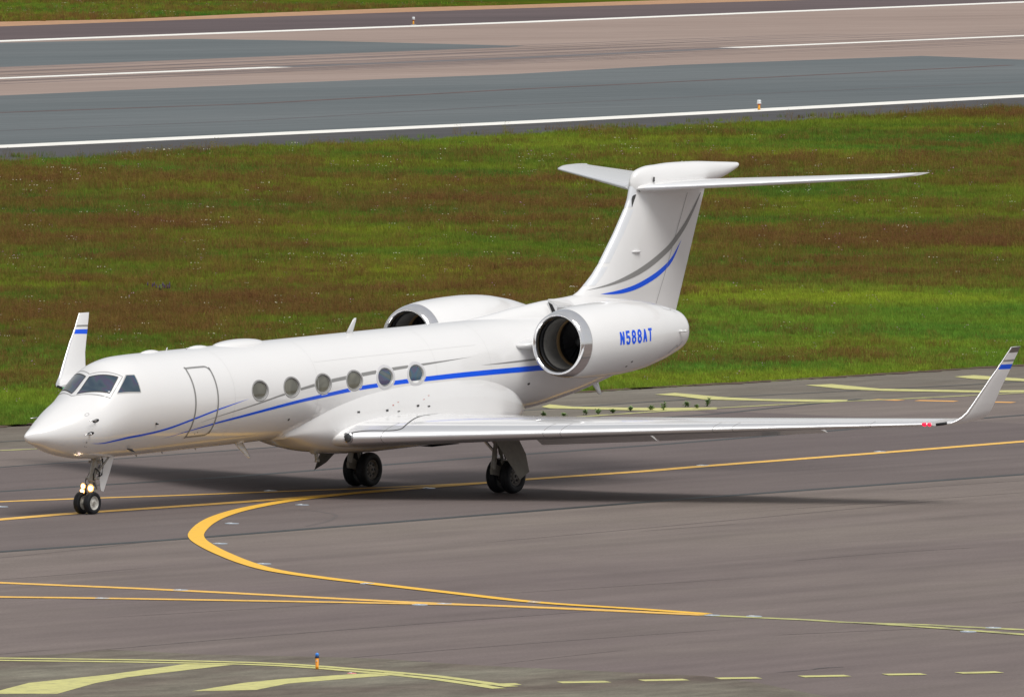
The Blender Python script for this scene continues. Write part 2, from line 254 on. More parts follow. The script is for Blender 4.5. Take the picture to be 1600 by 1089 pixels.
def frame_of(a, b):
    d = (Vector(b) - Vector(a)).normalized(); h = Vector((0, 0, 1)) if abs(d.z) < .9 else Vector((1, 0, 0))
    s = d.cross(h).normalized(); return d, s, s.cross(d)
def rod(a, b, r0, r1=None, n=14, prof=None):
    """revolved bar from a to b; prof = [(t, r)...]"""
    d, s, u = frame_of(a, b); a = Vector(a); Ln = (Vector(b) - a).length
    prof = prof or [(0, r0), (1, r0 if r1 is None else r1)]
    rings = [[a + d * (t * Ln) + (s * math.cos(q) + u * math.sin(q)) * r for q in [2 * math.pi * k / n for k in range(n)]] for t, r in prof]
    return loft(rings)
def tube(pts, r, n=8):
    pts = [Vector(p) for p in pts]; rings = []
    for i, p in enumerate(pts):
        a = pts[max(i - 1, 0)]; b = pts[min(i + 1, len(pts) - 1)]; d, s, u = frame_of(a, b)
        rings.append([p + (s * math.cos(q) + u * math.sin(q)) * r for q in [2 * math.pi * k / n for k in range(n)]])
    return loft(rings)
def boxm(c, sx, sy, sz, bev=0.0):
    x, y, z = sx / 2, sy / 2, sz / 2; b = min(bev, x, y, z) if bev else 0
    if not b:
        V = [(c[0] + i * x, c[1] + j * y, c[2] + k * z) for i in (-1, 1) for j in (-1, 1) for k in (-1, 1)]
        return V, [(0, 1, 3, 2), (4, 6, 7, 5), (0, 4, 5, 1), (2, 3, 7, 6), (0, 2, 6, 4), (1, 5, 7, 3)]
    ring = lambda zz, e: [(c[0] + px, c[1] + py, c[2] + zz) for px, py in ((x - e, y - e - b), (x - e - b, y - e), (-x + e + b, y - e), (-x + e, y - e - b), (-x + e, -y + e + b), (-x + e + b, -y + e), (x - e - b, -y + e), (x - e, -y + e + b))]
    return loft([ring(-z, b), ring(-z + b, 0), ring(z - b, 0), ring(z, b)])
def slab(poly, n, t):
    """thick plate: polygon (3-D points) extruded along n by t"""
    n = Vector(n).normalized(); a = [Vector(p) - n * t / 2 for p in poly]; b = [Vector(p) + n * t / 2 for p in poly]
    return loft([a, b])
PIT = .0298
def lv(p): return (p[0], p[1], p[2] + PIT * (p[0] - 13))      # the aircraft stands slightly nose-down
def LV(vf): return [lv(p) for p in vf[0]], vf[1]

# ---------------------------------------------------------------- ground
G = GROUND['E']; D = GROUND['D']
def sheet(name, pts, z, mat, parent=None, label=None, kind='structure'):
    o = mk(name, [(p[0], p[1], z) for p in pts], [tuple(range(len(pts)))], mat, parent, smooth=False)
    bm = bmesh.new(); bm.from_mesh(o.data); bmesh.ops.triangulate(bm, faces=bm.faces)
    for f in bm.faces:
        if f.normal.z < 0: f.normal_flip()
    bm.to_mesh(o.data); bm.free()
    if kind and not parent: o['kind'] = kind
    if label: o['label'] = label
    return o
def strip_xy(pts, w, z):
    P = [Vector((p[0], p[1])) for p in pts]; V = []; F = []
    for i, p in enumerate(P):
        d = (P[min(i + 1, len(P) - 1)] - P[max(i - 1, 0)]).normalized(); nrm = Vector((-d.y, d.x))
        ww = w[i] if isinstance(w, (list, tuple)) else w
        V += [(*(p + nrm * ww / 2), z), (*(p - nrm * ww / 2), z)]
    for i in range(len(P) - 1): F.append((2 * i, 2 * i + 1, 2 * i + 3, 2 * i + 2))
    return V, F
def crom(P, n=8):
    P = [Vector(p) for p in P]; out = []
    for i in range(len(P) - 1):
        a, b, c, d = P[max(i - 1, 0)], P[i], P[i + 1], P[min(i + 2, len(P) - 1)]
        for k in range(n):
            t = k / n; out.append(.5 * ((2 * b) + (c - a) * t + (2 * a - 5 * b + 4 * c - d) * t * t + (3 * b - a - 3 * c + d) * t ** 3))
    out.append(P[-1]); return out
def line(name, pts, w, z, mat, parent, smoothit=0, label=None):
    if smoothit: pts = crom([(p[0], p[1], 0) for p in pts], smoothit)
    V, F = strip_xy(pts, w, z)
    return mk(name, V, F, mat, parent, smooth=False, label=label)
def band(a, b): return list(a) + list(b)[::-1]
def lower(edge, y): return [(edge[0][0], y)] + [tuple(p) for p in edge] + [(edge[-1][0], y)]

# colour fields of the meadow (sorrel red against green), world space
_rng = np.random.RandomState(7)
_lat = _rng.rand(64, 64)
def vnoise(x, y):
    xi = np.floor(x).astype(int); yi = np.floor(y).astype(int); fx = x - xi; fy = y - yi
    fx = fx * fx * (3 - 2 * fx); fy = fy * fy * (3 - 2 * fy)
    a = _lat[xi % 64, yi % 64]; b = _lat[(xi + 1) % 64, yi % 64]; c = _lat[xi % 64, (yi + 1) % 64]; d = _lat[(xi + 1) % 64, (yi + 1) % 64]
    return (a * (1 - fx) + b * fx) * (1 - fy) + (c * (1 - fx) + d * fx) * fy
def fbm(x, y, s, o=4, seed=0.):
    v = 0; a = .5; t = 0
    for k in range(o):
        v = v + a * vnoise(x * s + seed + 17.3 * k, y * s + seed * 1.7 + 5.1 * k); t += a; a *= .55; s *= 2.1
    return v / t
CAMXY = np.array([-209.99, -166.46]); VD = np.array([.8085685, .58677519]); VD = VD / np.linalg.norm(VD); VR = np.array([VD[1], -VD[0]])
def blobs(x, y, L_):
    v = np.zeros_like(x)
    for (bx, by, a, d, s) in L_:
        r = ((x - bx) * VR[0] + (y - by) * VR[1]) / a; q = ((x - bx) * VD[0] + (y - by) * VD[1]) / d
        v = v + s * np.exp(-(r * r + q * q))
    return v
def sorrel(x, y):
    n = fbm(x, y, .045, 4, 3.) * 1.0 + fbm(x, y, .22, 3, 9.) * .55 + (fbm(x, y, .9, 3, 19.) - .5) * .9 + (fbm(x, y, .33, 3, 29.) - .5) * .5
    return np.clip((n - .84) * 1.7 + .37 + .26 * blobs(x, y, GROUND['BLOBS']), 0, 1)
def flowers(x, y):
    return np.clip((fbm(x, y, .12, 3, 31.) - .50) * 1.6, 0, 1) * .5 + blobs(x, y, GROUND['FLOWERS']) * np.clip((fbm(x, y, .5, 3, 77.) - .38) * 4, 0, 1.4)

# meadow base sheets
terrain = sheet('terrain', [(-3000, -3000), (6000, -3000), (6000, 6000), (-3000, 6000)], -.06, plain('far_meadow', (.115, .110, .020), .95, var=.35, scale=.05), label='flat airfield land all around')
GN_MAT, _t, _b = newmat('meadow_soil')
_a = _t.nodes.new('ShaderNodeAttribute'); _a.attribute_name = 'tint'
_n = _t.nodes.new('ShaderNodeTexNoise'); _n.inputs['Scale'].default_value = 1.3; _n.inputs['Detail'].default_value = 8; _n.inputs['Roughness'].default_value = .75
_g = _t.nodes.new('ShaderNodeNewGeometry'); _t.links.new(_g.outputs['Position'], _n.inputs['Vector'])
_m = _t.nodes.new('ShaderNodeMapRange'); _m.inputs['From Min'].default_value = .3; _m.inputs['From Max'].default_value = .7; _m.inputs['To Min'].default_value = .35; _m.inputs['To Max'].default_value = .9
_x = _t.nodes.new('ShaderNodeMix'); _x.data_type = 'RGBA'; _x.blend_type = 'MULTIPLY'; _x.inputs[0].default_value = 1
_t.links.new(_n.outputs['Fac'], _m.inputs['Value']); _t.links.new(_a.outputs['Color'], _x.inputs[6]); _t.links.new(_m.outputs[0], _x.inputs[7]); _t.links.new(_x.outputs[2], _b.inputs['Base Color'])
_b.inputs['Roughness'].default_value = 1.; _b.inputs['Specular IOR Level'].default_value = .0
def tint_of(x, y, far=False, k=1.0, jit=0.):
    s = sorrel(x, y)
    if jit: s = np.clip(s + rng.randn(len(s)) * jit, 0, 1)
    h = fbm(x, y, .09, 3, 51.); h2 = fbm(x, y, .8, 2, 61.)
    lush = 1 + .40 * np.clip(-blobs(x, y, GROUND['BLOBS']), 0, 1)
    gr = lush[..., None] * np.stack([.155 + .14 * (h - .5) * 2, .245 + .09 * (h - .5) * 2, .022 + 0 * h], -1)
    ol = np.array([.19, .150, .028]); rd = np.array([.150, .088, .030])
    s3 = s[..., None]
    c = np.where(s3 < .5, gr + (ol - gr) * s3 * 2, ol + (rd - ol) * (s3 - .5) * 2)
    return np.clip(c * (.8 + .4 * h2[..., None]) * k * .87, .004, .6)
def meadow_grid(name, x0, x1, y0, y1, st, z, label):
    nx = int((x1 - x0) / st) + 1; ny = int((y1 - y0) / st) + 1
    X, Y = np.meshgrid(np.linspace(x0, x1, nx), np.linspace(y0, y1, ny), indexing='ij')
    V = np.stack([X, Y, np.full_like(X, z)], -1).reshape(-1, 3)
    I = np.arange(nx * ny).reshape(nx, ny)
    F = np.stack([I[:-1, :-1], I[1:, :-1], I[1:, 1:], I[:-1, 1:]], -1).reshape(-1, 4)
    me = bpy.data.meshes.new(name); me.from_pydata(V.tolist(), [], F.tolist()); me.materials.append(GN_MAT)
    c = tint_of(V[:, 0], V[:, 1], k=.8); col = np.ones((len(V), 4)); col[:, :3] = c
    at = me.attributes.new('tint', 'FLOAT_COLOR', 'POINT'); at.data.foreach_set('color', col.ravel())
    o = bpy.data.objects.new(name, me); C.objects.link(o); o['kind'] = 'structure'; o['label'] = label
    return o
meadow_grid('ground', -60, 640, 12, 330, 1.6, -.04, 'meadow soil between taxiway and runway')
meadow_grid('ground', 380, 1300, 330, 760, 4.0, -.045, 'meadow soil beyond the runway')

# runway (back to front)
runway = sheet('runway', band(G['white_near'], G['white_far']), -.020, RWB, label='brown worn runway surface')
sheet('near_runway_shoulder', band(G['grass_far'], G['white_near']), -.024, RWD, label='dark asphalt runway shoulder beside the grass')
sheet('far_runway_shoulder', band(G['white_far'], G['sand_near']), -.024, RWD2, label='dark asphalt shoulder beyond the runway')
sheet('sandy_verge', band(G['sand_near'], G['sand_far']), -.028, SAND, label='strip of bare sand along the far shoulder')
sheet('asphalt_patch', band(G['white_near'], G['blue_near_top']), -.016, RWG, runway, label='blue grey resurfaced band of the runway')
sheet('asphalt_patch', D['far_blue'], -.016, RWG, runway, label='blue grey resurfaced wedge on the far side')
line('edge_line', G['white_near'], 2.8, -.010, WLINE, runway)
line('edge_line', G['white_far'], 3.0, -.010, WLINE, runway)
line('centre_line', D['cl1'], 2.0, -.010, WLINE, runway)
line('centre_line', D['cl2'], 2.0, -.010, WLINE, runway)
line('worn_track', D['clgap'], 2.2, -.012, RUBBER and plain('rubbered_centre', (.13, .12, .125), .8), runway)
line('seam', G['brownline'], .75, -.010, RUST, runway)
line('seam', G['blue2line'], .5, -.012, plain('faint_seam', (.085, .08, .085), .8), runway)
# dark rubber streaks along the centre of the runway
rr = random.Random(5)
V = []; F = []
c1, c2 = Vector(D['cl1'][0]), Vector(D['cl2'][-1]); dd = (c2 - c1).normalized(); nn = Vector((-dd.y, dd.x)); Lg = (c2 - c1).length
for k in range(70):
    o_ = rr.gauss(0, 7.0); a = rr.uniform(-.05, .75) * Lg; b = a + rr.uniform(40, 220); w_ = rr.uniform(.12, .5)
    p0 = c1 + dd * a + nn * o_; p1 = c1 + dd * b + nn * (o_ + rr.uniform(-1, 1)); pm = (p0 + p1) / 2
    v, f = strip_xy([p0, p0 + (pm - p0) * .4, pm, p1 - (p1 - pm) * .4, p1], [.02, w_, w_, w_, .02], -.0135 + k * .00002)
    f = [tuple(i + len(V) for i in q) for q in f]; V += v; F += f
tm = mk('tyre_rubber_streaks', V, F, plain('runway_rubber', (.16, .125, .125), .8, var=.2, scale=.2), runway, smooth=False); tm['kind'] = 'stuff'

# taxiway
taxiway = sheet('taxiway', [(-700, -420), (-700, 26.5)] + G['shoulder_far'] + [(700, G['shoulder_far'][-1][1]), (700, -420)], 0.0, ASPH, label='brown grey asphalt taxiway under the jet')
sheet('far_taxiway_shoulder', band(G['shoulder_far'], G['grass_near']), -.006, SHO, label='grey asphalt taxiway shoulder beside the grass')
near_sh = sheet('near_taxiway_shoulder', [(-500, -420), (-500, G['shoulder_near'][0][1])] + G['shoulder_near'] + [(G['shoulder_near'][-1][0] + 20, -420)], .006, SHON, label='weathered asphalt shoulder in front')
sheet('darker_lane', band(D['joints'][0], D['joints'][2][:-1] + [(D['joints'][0][-1][0], D['joints'][2][-1][1])]), .0022, LANE, taxiway)
for p, w_ in zip(D['joints'], (.34, .30, .20)): line('pavement_joint', p, w_, .005, SEAL, taxiway)
line('pavement_joint', D['farjoint'], .22, .001, plain('faded_sealant', (.085, .085, .08), .8, var=.3, scale=.5), taxiway)
line('skid_mark', D['skid'], .10, .004, TYRE, taxiway, 6)
line('centre_line', D['line_E'], .46, .012, ORANGE, taxiway, 4, 'long straight orange centre line passing under the wing')
line('guide_line', D['line_F'], .34, .009, ORANGE, taxiway, 4, 'thin orange line behind the nose wheels')
line('guide_line', D['curve_C'], .37, .015, ORANGE2, taxiway, 8, 'bright yellow line that turns back in a hairpin')
line('guide_line', D['line_A'], .45, .009, ORANGE, taxiway, 4)
line('guide_line', D['line_B'], .45, .012, ORANGE, taxiway, 4)
line('guide_line', D['line_D'], .36, .009, PALE2, taxiway, 4, 'faded pale continuation of the merged guide lines')
line('guide_line', D['line_D2'], .34, .012, PALE2, taxiway, 4)
line('edge_line', D['edge_line_far'], .28, .009, PALE2, taxiway)
for i, b in enumerate(D['bars']): sheet('hatch_bar', b, .006, PALE, taxiway)
for b in D['odash']: line('dash', b, .55, .006, DASH, taxiway)
for b in D['ydash']: line('dash', b, .42, .010, PALE, taxiway)
for i, p in enumerate(D['edge_line_near']): line('edge_line', p, .30, .014, PALE, near_sh, 4)
for b in D['nbars']: sheet('hatch_bar', b, .010, PALE, near_sh)
# cracks in the near shoulder and the apron
rc = random.Random(11)
V = []; F = []
def crack(x, y, ang, n, w_, z):
    global V, F
    pts = []
    for i in range(n):
        pts.append((x, y)); ang += rc.gauss(0, .22); x += math.cos(ang) * .35; y += math.sin(ang) * .35
    v, f = strip_xy(pts, [w_ * rc.uniform(.3, 1.2) for _ in pts], z)
    F += [tuple(i + len(V) for i in q) for q in f]; V += v
for k in range(2):
    q = rc.choice(G['shoulder_near'][1:-4]); crack(q[0] + rc.uniform(-3, 3), q[1] - rc.uniform(2.5, 7), rc.uniform(-.6, .4), rc.randint(4, 8), .04, .0085)
ck = mk('shoulder_cracks', V, F, SEAL, near_sh, smooth=False); ck['kind'] = 'stuff'
V = []; F = []
for k in range(60):
    x, y = rc.uniform(-60, 45), rc.uniform(-42, 20); a = rc.gauss(.03, .05) if rc.random() < .7 else rc.uniform(-.3, .3); l = rc.uniform(3, 22); b = rc.gauss(0, .02)
    pts = [(x + l * t * math.cos(a + b * t * 4), y + l * t * math.sin(a + b * t * 4)) for t in [i / 8 for i in range(9)]]; w_ = rc.uniform(.02, .13)
    v, f = strip_xy(pts, [.004] + [w_ * rc.uniform(.5, 1) for _ in pts[2:]] + [.004], .0033 + k * .000008); F += [tuple(i + len(V) for i in q) for q in f]; V += v
ck = mk('tyre_scuffs', V, F, plain('tyre_scuff', (.128, .104, .098), .9, var=.2, scale=2), taxiway, smooth=False); ck['kind'] = 'stuff'
# ragged dark soil strip with the shade at the meadow's edge painted in
ge = [(p[0], p[1]) for p in crom([(p[0], p[1], 0) for p in G['grass_near']], 40)]
line('shaded_soil_edge', [(p[0], p[1] + .12 + rc.uniform(-.12, .12)) for p in ge], [rc.uniform(.25, .75) for _ in ge], .010, plain('shaded_soil', (.085, .050, .030), .95, var=.4, scale=2), None)['kind'] = 'structure'

# ---------------------------------------------------------------- the aircraft
ac = thing('business_jet', (9.3, 0, 0), 'white twin-engine business jet with blue and grey stripes taxiing on the taxiway', 'airplane')
RR = 1.195
def nrm_off(fn, a, b, off):
    p = Vector(fn(a, b)); e = 1e-3
    du = Vector(fn(a + e, b)) - p; dv = Vector(fn(a, b + e)) - p
    n = du.cross(dv)
    if n.length < 1e-12: return p
    n.normalize()
    return p, n
def fus(x, phi, off=0.):
    p, n = nrm_off(surf, max(x, .002), phi, 0)
    c = Vector((x, 0, sum(sec(max(x, .002))[:2]) / 2))
    if n.dot(p - c) < 0: n = -n
    return tuple(p + n * off)

xs = sorted(set([0.0002, .002, .006, .012, .02, .03, .045, .06, .08, .1, .13, .16, .2, .25, .3, .36, .42, .5] + [round(.58 + .085 * i, 3) for i in range(38)] + [round(3.9 + .2 * i, 2) for i in range(72)] + [round(18.4 + .15 * i, 2) for i in range(56)] + [26.85, 26.9]))
xs = [x for x in xs if x <= 26.9]
NPH = 112
rings = [[lv(surf(x, 2 * math.pi * k / NPH)) for k in range(NPH)] for x in xs]
fv, ff = loft(rings)
fuselage = mk('fuselage', fv, ff, WHITE, ac)
WX = [7.542 + 1.2535 * i for i in range(6)]
WPHI = 1.449
WZ = 2.789 + 1.195 * math.cos(WPHI)
# cut the cabin window openings
cutV = ([], [])
cuts = []
for x in WX:
    for sg in (1, -1):
        z = 2.789 + 1.195 * math.cos(WPHI)
        ring = lambda yy: [lv((x + .300 * math.cos(q), yy, z + .222 * math.sin(q))) for q in [2 * math.pi * k / 40 for k in range(40)]]
        cuts.append(loft([ring(-sg * .9), ring(-sg * 1.5)]))
cv = join(*cuts)
cutter = mk('window_cutter', cv[0], cv[1], WHITE, ac, smooth=False)
bmod = fuselage.modifiers.new('b', 'BOOLEAN'); bmod.operation = 'DIFFERENCE'; bmod.solver = 'EXACT'; bmod.object = cutter
bpy.context.view_layer.update()
dg = bpy.context.evaluated_depsgraph_get()
newme = bpy.data.meshes.new_from_object(fuselage.evaluated_get(dg))
fuselage.modifiers.clear(); fuselage.data = newme
bpy.data.objects.remove(cutter)
# drop the pockets' walls and floor left by the cutter: the openings get their own reveals
bm = bmesh.new(); bm.from_mesh(newme)
kill = []
for f in bm.faces:
    c = f.calc_center_median() + Vector((9.3, 0, 0))
    zc_ = c.z - PIT * (c.x - 13)
    if 6 < c.x < 15 and abs(math.hypot(c.y, zc_ - 2.789)) < 1.17: kill.append(f)
bmesh.ops.delete(bm, geom=kill, context='FACES'); bm.to_mesh(newme); bm.free()
newme.polygons.foreach_set('use_smooth', [True] * len(newme.polygons))

def side_ring(x, rx, rz, sg, off, n=40, flat=None):
    """oval on the fuselage side centred on a window; flat: put it on a plane at that |y|"""
    out = []
    z0 = 2.789 + 1.195 * math.cos(WPHI)
    for k in range(n):
        q = 2 * math.pi * k / n; px = x + rx * math.cos(q); pz = z0 + rz * math.sin(q)
        yy = math.sqrt(max((RR + off) ** 2 - (pz - 2.789) ** 2, 0)) if flat is None else flat
        out.append(lv((px, -sg * yy, pz)))
    return out
for i, x in enumerate(WX):
    for sg in (1, -1):
        rx, rz = (.338, .258) if i < 4 else (.380, .300)
        w_ = mk('cabin_window', *loft([side_ring(x, rx, rz, sg, .001), side_ring(x, rx - .006, rz - .006, sg, .007), side_ring(x, .312, .234, sg, .007), side_ring(x, .299, .221, sg, -.008), side_ring(x, .296, .218, sg, -.040)], cap0=False, cap1=False), [LGREY, PLINE] if i < 4 else [plain('pale_window_surround', (.60, .60, .62), .35, coat=.5) if (i == 4 and sg == 1) else bpy.data.materials['pale_window_surround'], LGREY], ac, ang=40)
        w_.data.polygons.foreach_set('material_index', [1 if j // 40 >= (0 if i < 4 else 2) else 0 for j in range(len(w_.data.polygons))])
        mk('pane', *loft([side_ring(x, .297, .219, sg, -.036), side_ring(x, .14, .10, sg, -.030)], cap0=False), CGLASS if i < 4 else CGLASS2, w_)
        mk('inner_frame', *loft([side_ring(x, .285, .207, sg, -.030), side_ring(x, .279, .201, sg, -.026), side_ring(x, .274, .196, sg, -.032)], cap0=False, cap1=False), LGREY, w_)

def skin_xp(P):
    zt, zb, w_ = sec(max(P.x, .002)); zm = (zt + zb) / 2
    return P.x, math.atan2(-P.y / w_, (P.z - zm) / ((zt - zb) / 2)) % (2 * math.pi)
def straight(pts, n=8, closed=False):
    """points along straight 3-D chords between skin points"""
    out = []; q = list(pts) + ([pts[0]] if closed else [])
    for i in range(len(q) - 1):
        A, B = Vector(surf(*q[i])), Vector(surf(*q[i + 1]))
        out += [skin_xp(A.lerp(B, k / n)) for k in range(n)]
    return out + ([] if closed else [q[-1]])
def fpatch(name, corners, off, mat, n=14, m=14, sg=1, parent=ac, bulge=None, thick=0.0):
    """four-cornered patch lying on the fuselage skin; corners (x, phi)"""
    (a, b, c, d) = [Vector(surf(*q)) for q in corners]; V = []; F = []
    for i in range(n + 1):
        for j in range(m + 1):
            s, t = i / n, j / m
            x, p = skin_xp((a * (1 - s) + b * s) * (1 - t) + (d * (1 - s) + c * s) * t)
            V.append(lv(fus(x, p * sg, off)))
    for i in range(n):
        for j in range(m): k = i * (m + 1) + j; F.append((k, k + 1, k + m + 2, k + m + 1))
    return mk(name, V, F, mat, parent)
def fribbon(name, pts, wid, off, mat, sg=1, parent=ac, closed=False, n=6, smoothit=True, fn=fus, rad=RR, cut=False):
    """painted or raised band following the skin; wid in metres"""
    P = [(x, p * rad) for x, p in pts]
    if closed: P = P + [P[0]]
    Wd = list(wid) if isinstance(wid, (list, tuple)) else [wid] * len(P)
    Q = [(p[0], p[1], w) for p, w in zip(P, Wd)]
    Q = crom(Q, n) if smoothit else [Vector(q) for q in sum([[Vector(Q[i]).lerp(Vector(Q[i + 1]), k / n) for k in range(n)] for i in range(len(Q) - 1)], [])] + [Vector(Q[-1])]
    V = []; F = []
    for i, q in enumerate(Q):
        a = Q[i - 1] if i else (Q[-2] if closed else Q[0]); b = Q[i + 1] if i < len(Q) - 1 else (Q[1] if closed else Q[-1])
        d = Vector((b[0] - a[0], b[1] - a[1])).normalized(); nr = Vector((-d.y, d.x)); h = max(q[2], .001) / 2
        for s in (-1, -.33, .33, 1): V.append(lv(fn(q[0] + nr.x * h * s, (q[1] + nr.y * h * s) / rad * sg, off)))
    def inwin(k):
        v = V[k]
        return any(((v[0] - x) / (.335 if i < 4 else .375)) ** 2 + ((v[2] - PIT * (v[0] - 13) - WZ) / (.255 if i < 4 else .295)) ** 2 < 1 for i, x in enumerate(WX))
    for i in range(len(Q) - 1):
        for j in range(3):
            k = 4 * i + j
            if not (cut and any(inwin(q) for q in (k, k + 1, k + 5, k + 4))): F.append((k, k + 1, k + 5, k + 4))
    if cut:
        root = list(range(len(V)))
        def find(a):
            while root[a] != a: root[a] = root[root[a]]; a = root[a]
            return a
        for f in F:
            for q in f[1:]: root[find(q)] = find(f[0])
        gr = {}
        for f in F: gr.setdefault(find(f[0]), []).append(f)
        for fs in gr.values():
            if len(fs) < 4: continue
            us = sorted({q for f in fs for q in f}); ix = {q: i for i, q in enumerate(us)}
            mk(name, [V[q] for q in us], [tuple(ix[q] for q in f) for f in fs], mat, parent)
        return None
    return mk(name, V, F, mat, parent)

# cockpit glazing: frame plates with a pane each, both sides
for sg in (1, -1):
    fr = fpatch('windshield_frame', [(2.455, .012), (2.80, .735), (2.235, .925), (1.775, .012)], .004, WHITE2, sg=sg)
    fribbon('frame_edge', straight([(2.455, .008), (2.80, .735), (2.235, .925), (1.775, .008)]), .018, .006, PLINE, sg=sg, parent=fr, closed=False, n=2, smoothit=False)
    fribbon('glazing_seal', straight([(2.372, .055), (2.695, .678), (2.296, .826), (1.868, .082)], closed=True), .026, .010, PLINE2, sg=sg, parent=fr, closed=True, n=2, smoothit=False)
    fpatch('windshield_pane', [(2.37, .06), (2.69, .68), (2.296, .820), (1.872, .088)], .008, GLASS, sg=sg)
    fribbon('side_window_frame', straight([(2.905, .745), (3.131, .803), (3.085, 1.200), (2.46, .965)], closed=True), .036, .005, LGREY, sg=sg, closed=True, n=2, smoothit=False)
    fpatch('side_window_pane', [(2.915, .752), (3.125, .808), (3.080, 1.192), (2.465, .955)], .007, GLASS, sg=sg)
mk('shirt_behind_glass', *LV((lambda q: (q, [(0, 1, 2, 3, 4)]))([fus(x, p, .0085) for x, p in ((2.89, .90), (2.95, .80), (3.02, .92), (3.02, 1.06), (2.83, 1.06))])), SKINC, ac, smooth=False) if False else None

# entry door on the port side
DX0, DX1, DP0, DP1 = 5.01, 5.88, .815, 2.31
def door_loop(e=0.):
    x0, x1, p0, p1 = DX0 + e, DX1 - e, DP0 + e / RR, DP1 - e / RR; r = .17; pts = []
    for (cx, cp, a0) in ((x1 - r, p0 + r / RR, -90), (x1 - r, p1 - r / RR, 0)):
        for k in range(6):
            a = math.radians(a0 + 18 * k); pts.append((cx + r * math.cos(a), cp + r * math.sin(a) / RR))
    pts += [(x0 + .05, p1), (x0, p1 - .05), (x0, (p0 + p1) / 2), (x0, p0 + .05), (x0 + .05, p0)]
    return pts
door = fpatch('cabin_door', [(DX0 + .02, DP0 + .02), (DX1 - .06, DP0 + .02), (DX1 - .06, DP1 - .02), (DX0 + .02, DP1 - .02)], .0012, WHITE, n=10, m=40)
fribbon('door_outline', door_loop(), .052, .006, GREYP, closed=True, n=16, parent=door)

# painted stripes
S1 = [(1.568, 2.05), (2.073, 2.10), (2.803, 2.14), (3.485, 2.11), (4.188, 2.025), (4.975, 1.889), (5.903, 1.739), (7.099, 1.586)]
S2 = [(4.04, 2.29), (4.94, 2.158), (5.939, 2.032), (6.874, 1.943), (7.937, 1.846), (9.021, 1.755), (9.914, 1.698), (11.187, 1.625), (12.22, 1.596), (13.26, 1.578), (14.307, 1.571), (15.889, 1.571), (17.577, 1.587), (18.915, 1.61), (19.9, 1.64)]
S3 = [(5.197, 1.994), (5.957, 1.882), (7.339, 1.719), (8.435, 1.58), (9.679, 1.458), (10.368, 1.406), (11.609, 1.348), (13.057, 1.294), (14.245, 1.269), (16.184, 1.22)]
S4 = [(16.508, 1.413), (17.251, 1.42), (18.284, 1.421), (19.6, 1.423)]
for sg in (1, -1):
    fribbon('blue_stripe', S1, [.0, .05, .065, .060, .055, .045, .035, .0], .0030, BLUEP, sg=sg)
    fribbon('blue_stripe', S2, [.0, .025, .045, .060, .068, .078, .088, .095, .10, .105, .115, .125, .13, .135, .135], .0030, BLUEP, sg=sg, n=40, cut=True)
    fribbon('grey_stripe', S3, [.0, .015, .03, .045, .070, .082, .088, .075, .05, .0], .0028, GREYP, sg=sg, n=50, cut=True)
    fribbon('grey_stripe', S4, [.0, .025, .045, .05], .0028, GREYP, sg=sg)
# door seam over the stripes is the outline itself; panel and skin joints
for x in (6.55, 9.85, 14.65, 16.9): fribbon('skin_joint', [(x, .25 + .2 * k) for k in range(12)], .007, .0022, plain('soft_skin_joint', (.60, .60, .60), .5) if 'soft_skin_joint' not in bpy.data.materials else bpy.data.materials['soft_skin_joint'], n=3)
fribbon('skin_joint', [(9.9, .98), (11.5, .97), (13.5, .97), (16.5, .97)], .007, .0022, bpy.data.materials['soft_skin_joint'])
fdot_later = [(5.30, 2.24), (5.38, 2.21)]
fribbon('skin_joint', [(3.95, 2.55), (5.0, 2.52), (6.5, 2.50), (8.0, 2.50)], .006, .0025, PLINE)

# small things on the nose
fribbon('static_port', [(1.506 + .055 * math.cos(q), .964 + .055 * math.sin(q) / RR) for q in [math.radians(30 * k) for k in range(12)]], .012, .003, PLINE, closed=True, n=3)
def fdot(name, x, p, r, mat, sg=1, off=.004, ax=1.0):
    V = [lv(fus(x + r * ax * math.cos(q), (p + r * math.sin(q) / RR) * sg, off)) for q in [2 * math.pi * k / 12 for k in range(12)]]
    return mk(name, V, [tuple(range(12))], mat, ac, smooth=False)
for sg in (1, -1):
    for (x, p) in ((1.62, 1.271), (1.455, 1.662)):
        a = Vector(lv(fus(x, p * sg, 0))); n = (Vector(lv(fus(x, p * sg, .1))) - a).normalized()
        q = a + n * .085
        mk('pitot_probe', *join(rod(a - n * .02, q, .030, .018), tube([q, q + Vector((-.07, 0, 0)), q + Vector((-.26, 0, -.01))], .011)), ALU, ac)
        pl = fdot('probe_base', x + .03, p * sg * sg, .07, DARKM, sg, ax=1.3)
fdot('vent', 1.436, 2.004, .022, PLINE2); fdot('vent', 1.448, 2.179, .016, PLINE2); fdot('vent', 1.50, 2.20, .012, PLINE2)
for q in fdot_later: fdot('door_handle', q[0], q[1], .016, PLINE2, off=.005)
fdot('vent', 8.906, 2.141, .035, PLINE2); fdot('vent', 1.30, 2.42, .015, PLINE2)
a = Vector(lv(fus(1.486, 2.56, 0)))
mk('nose_beacon', *rod(a + Vector((.02, .02, .02)), a + Vector((-.03, -.04, -.03)), .035, .02), plain('white_pink_beacon', (.9, .7, .65), .3, emis=(1, .75, .65), estr=1.2), ac)
a = Vector(lv(fus(3.046, 2.50, 0))); mk('angle_vane', *slab([a, a + Vector((.14, -.05, -.02)), a + Vector((.16, -.12, -.08)), a + Vector((.03, -.08, -.05))], (0, .5, 1), .018), DARKM, ac, smooth=False)
a = Vector(lv(fus(3.605, 1.9, 0))); mk('temperature_probe', *rod(a, a + Vector((0, -.07, -.01)), .028, .014), DARKM, ac)
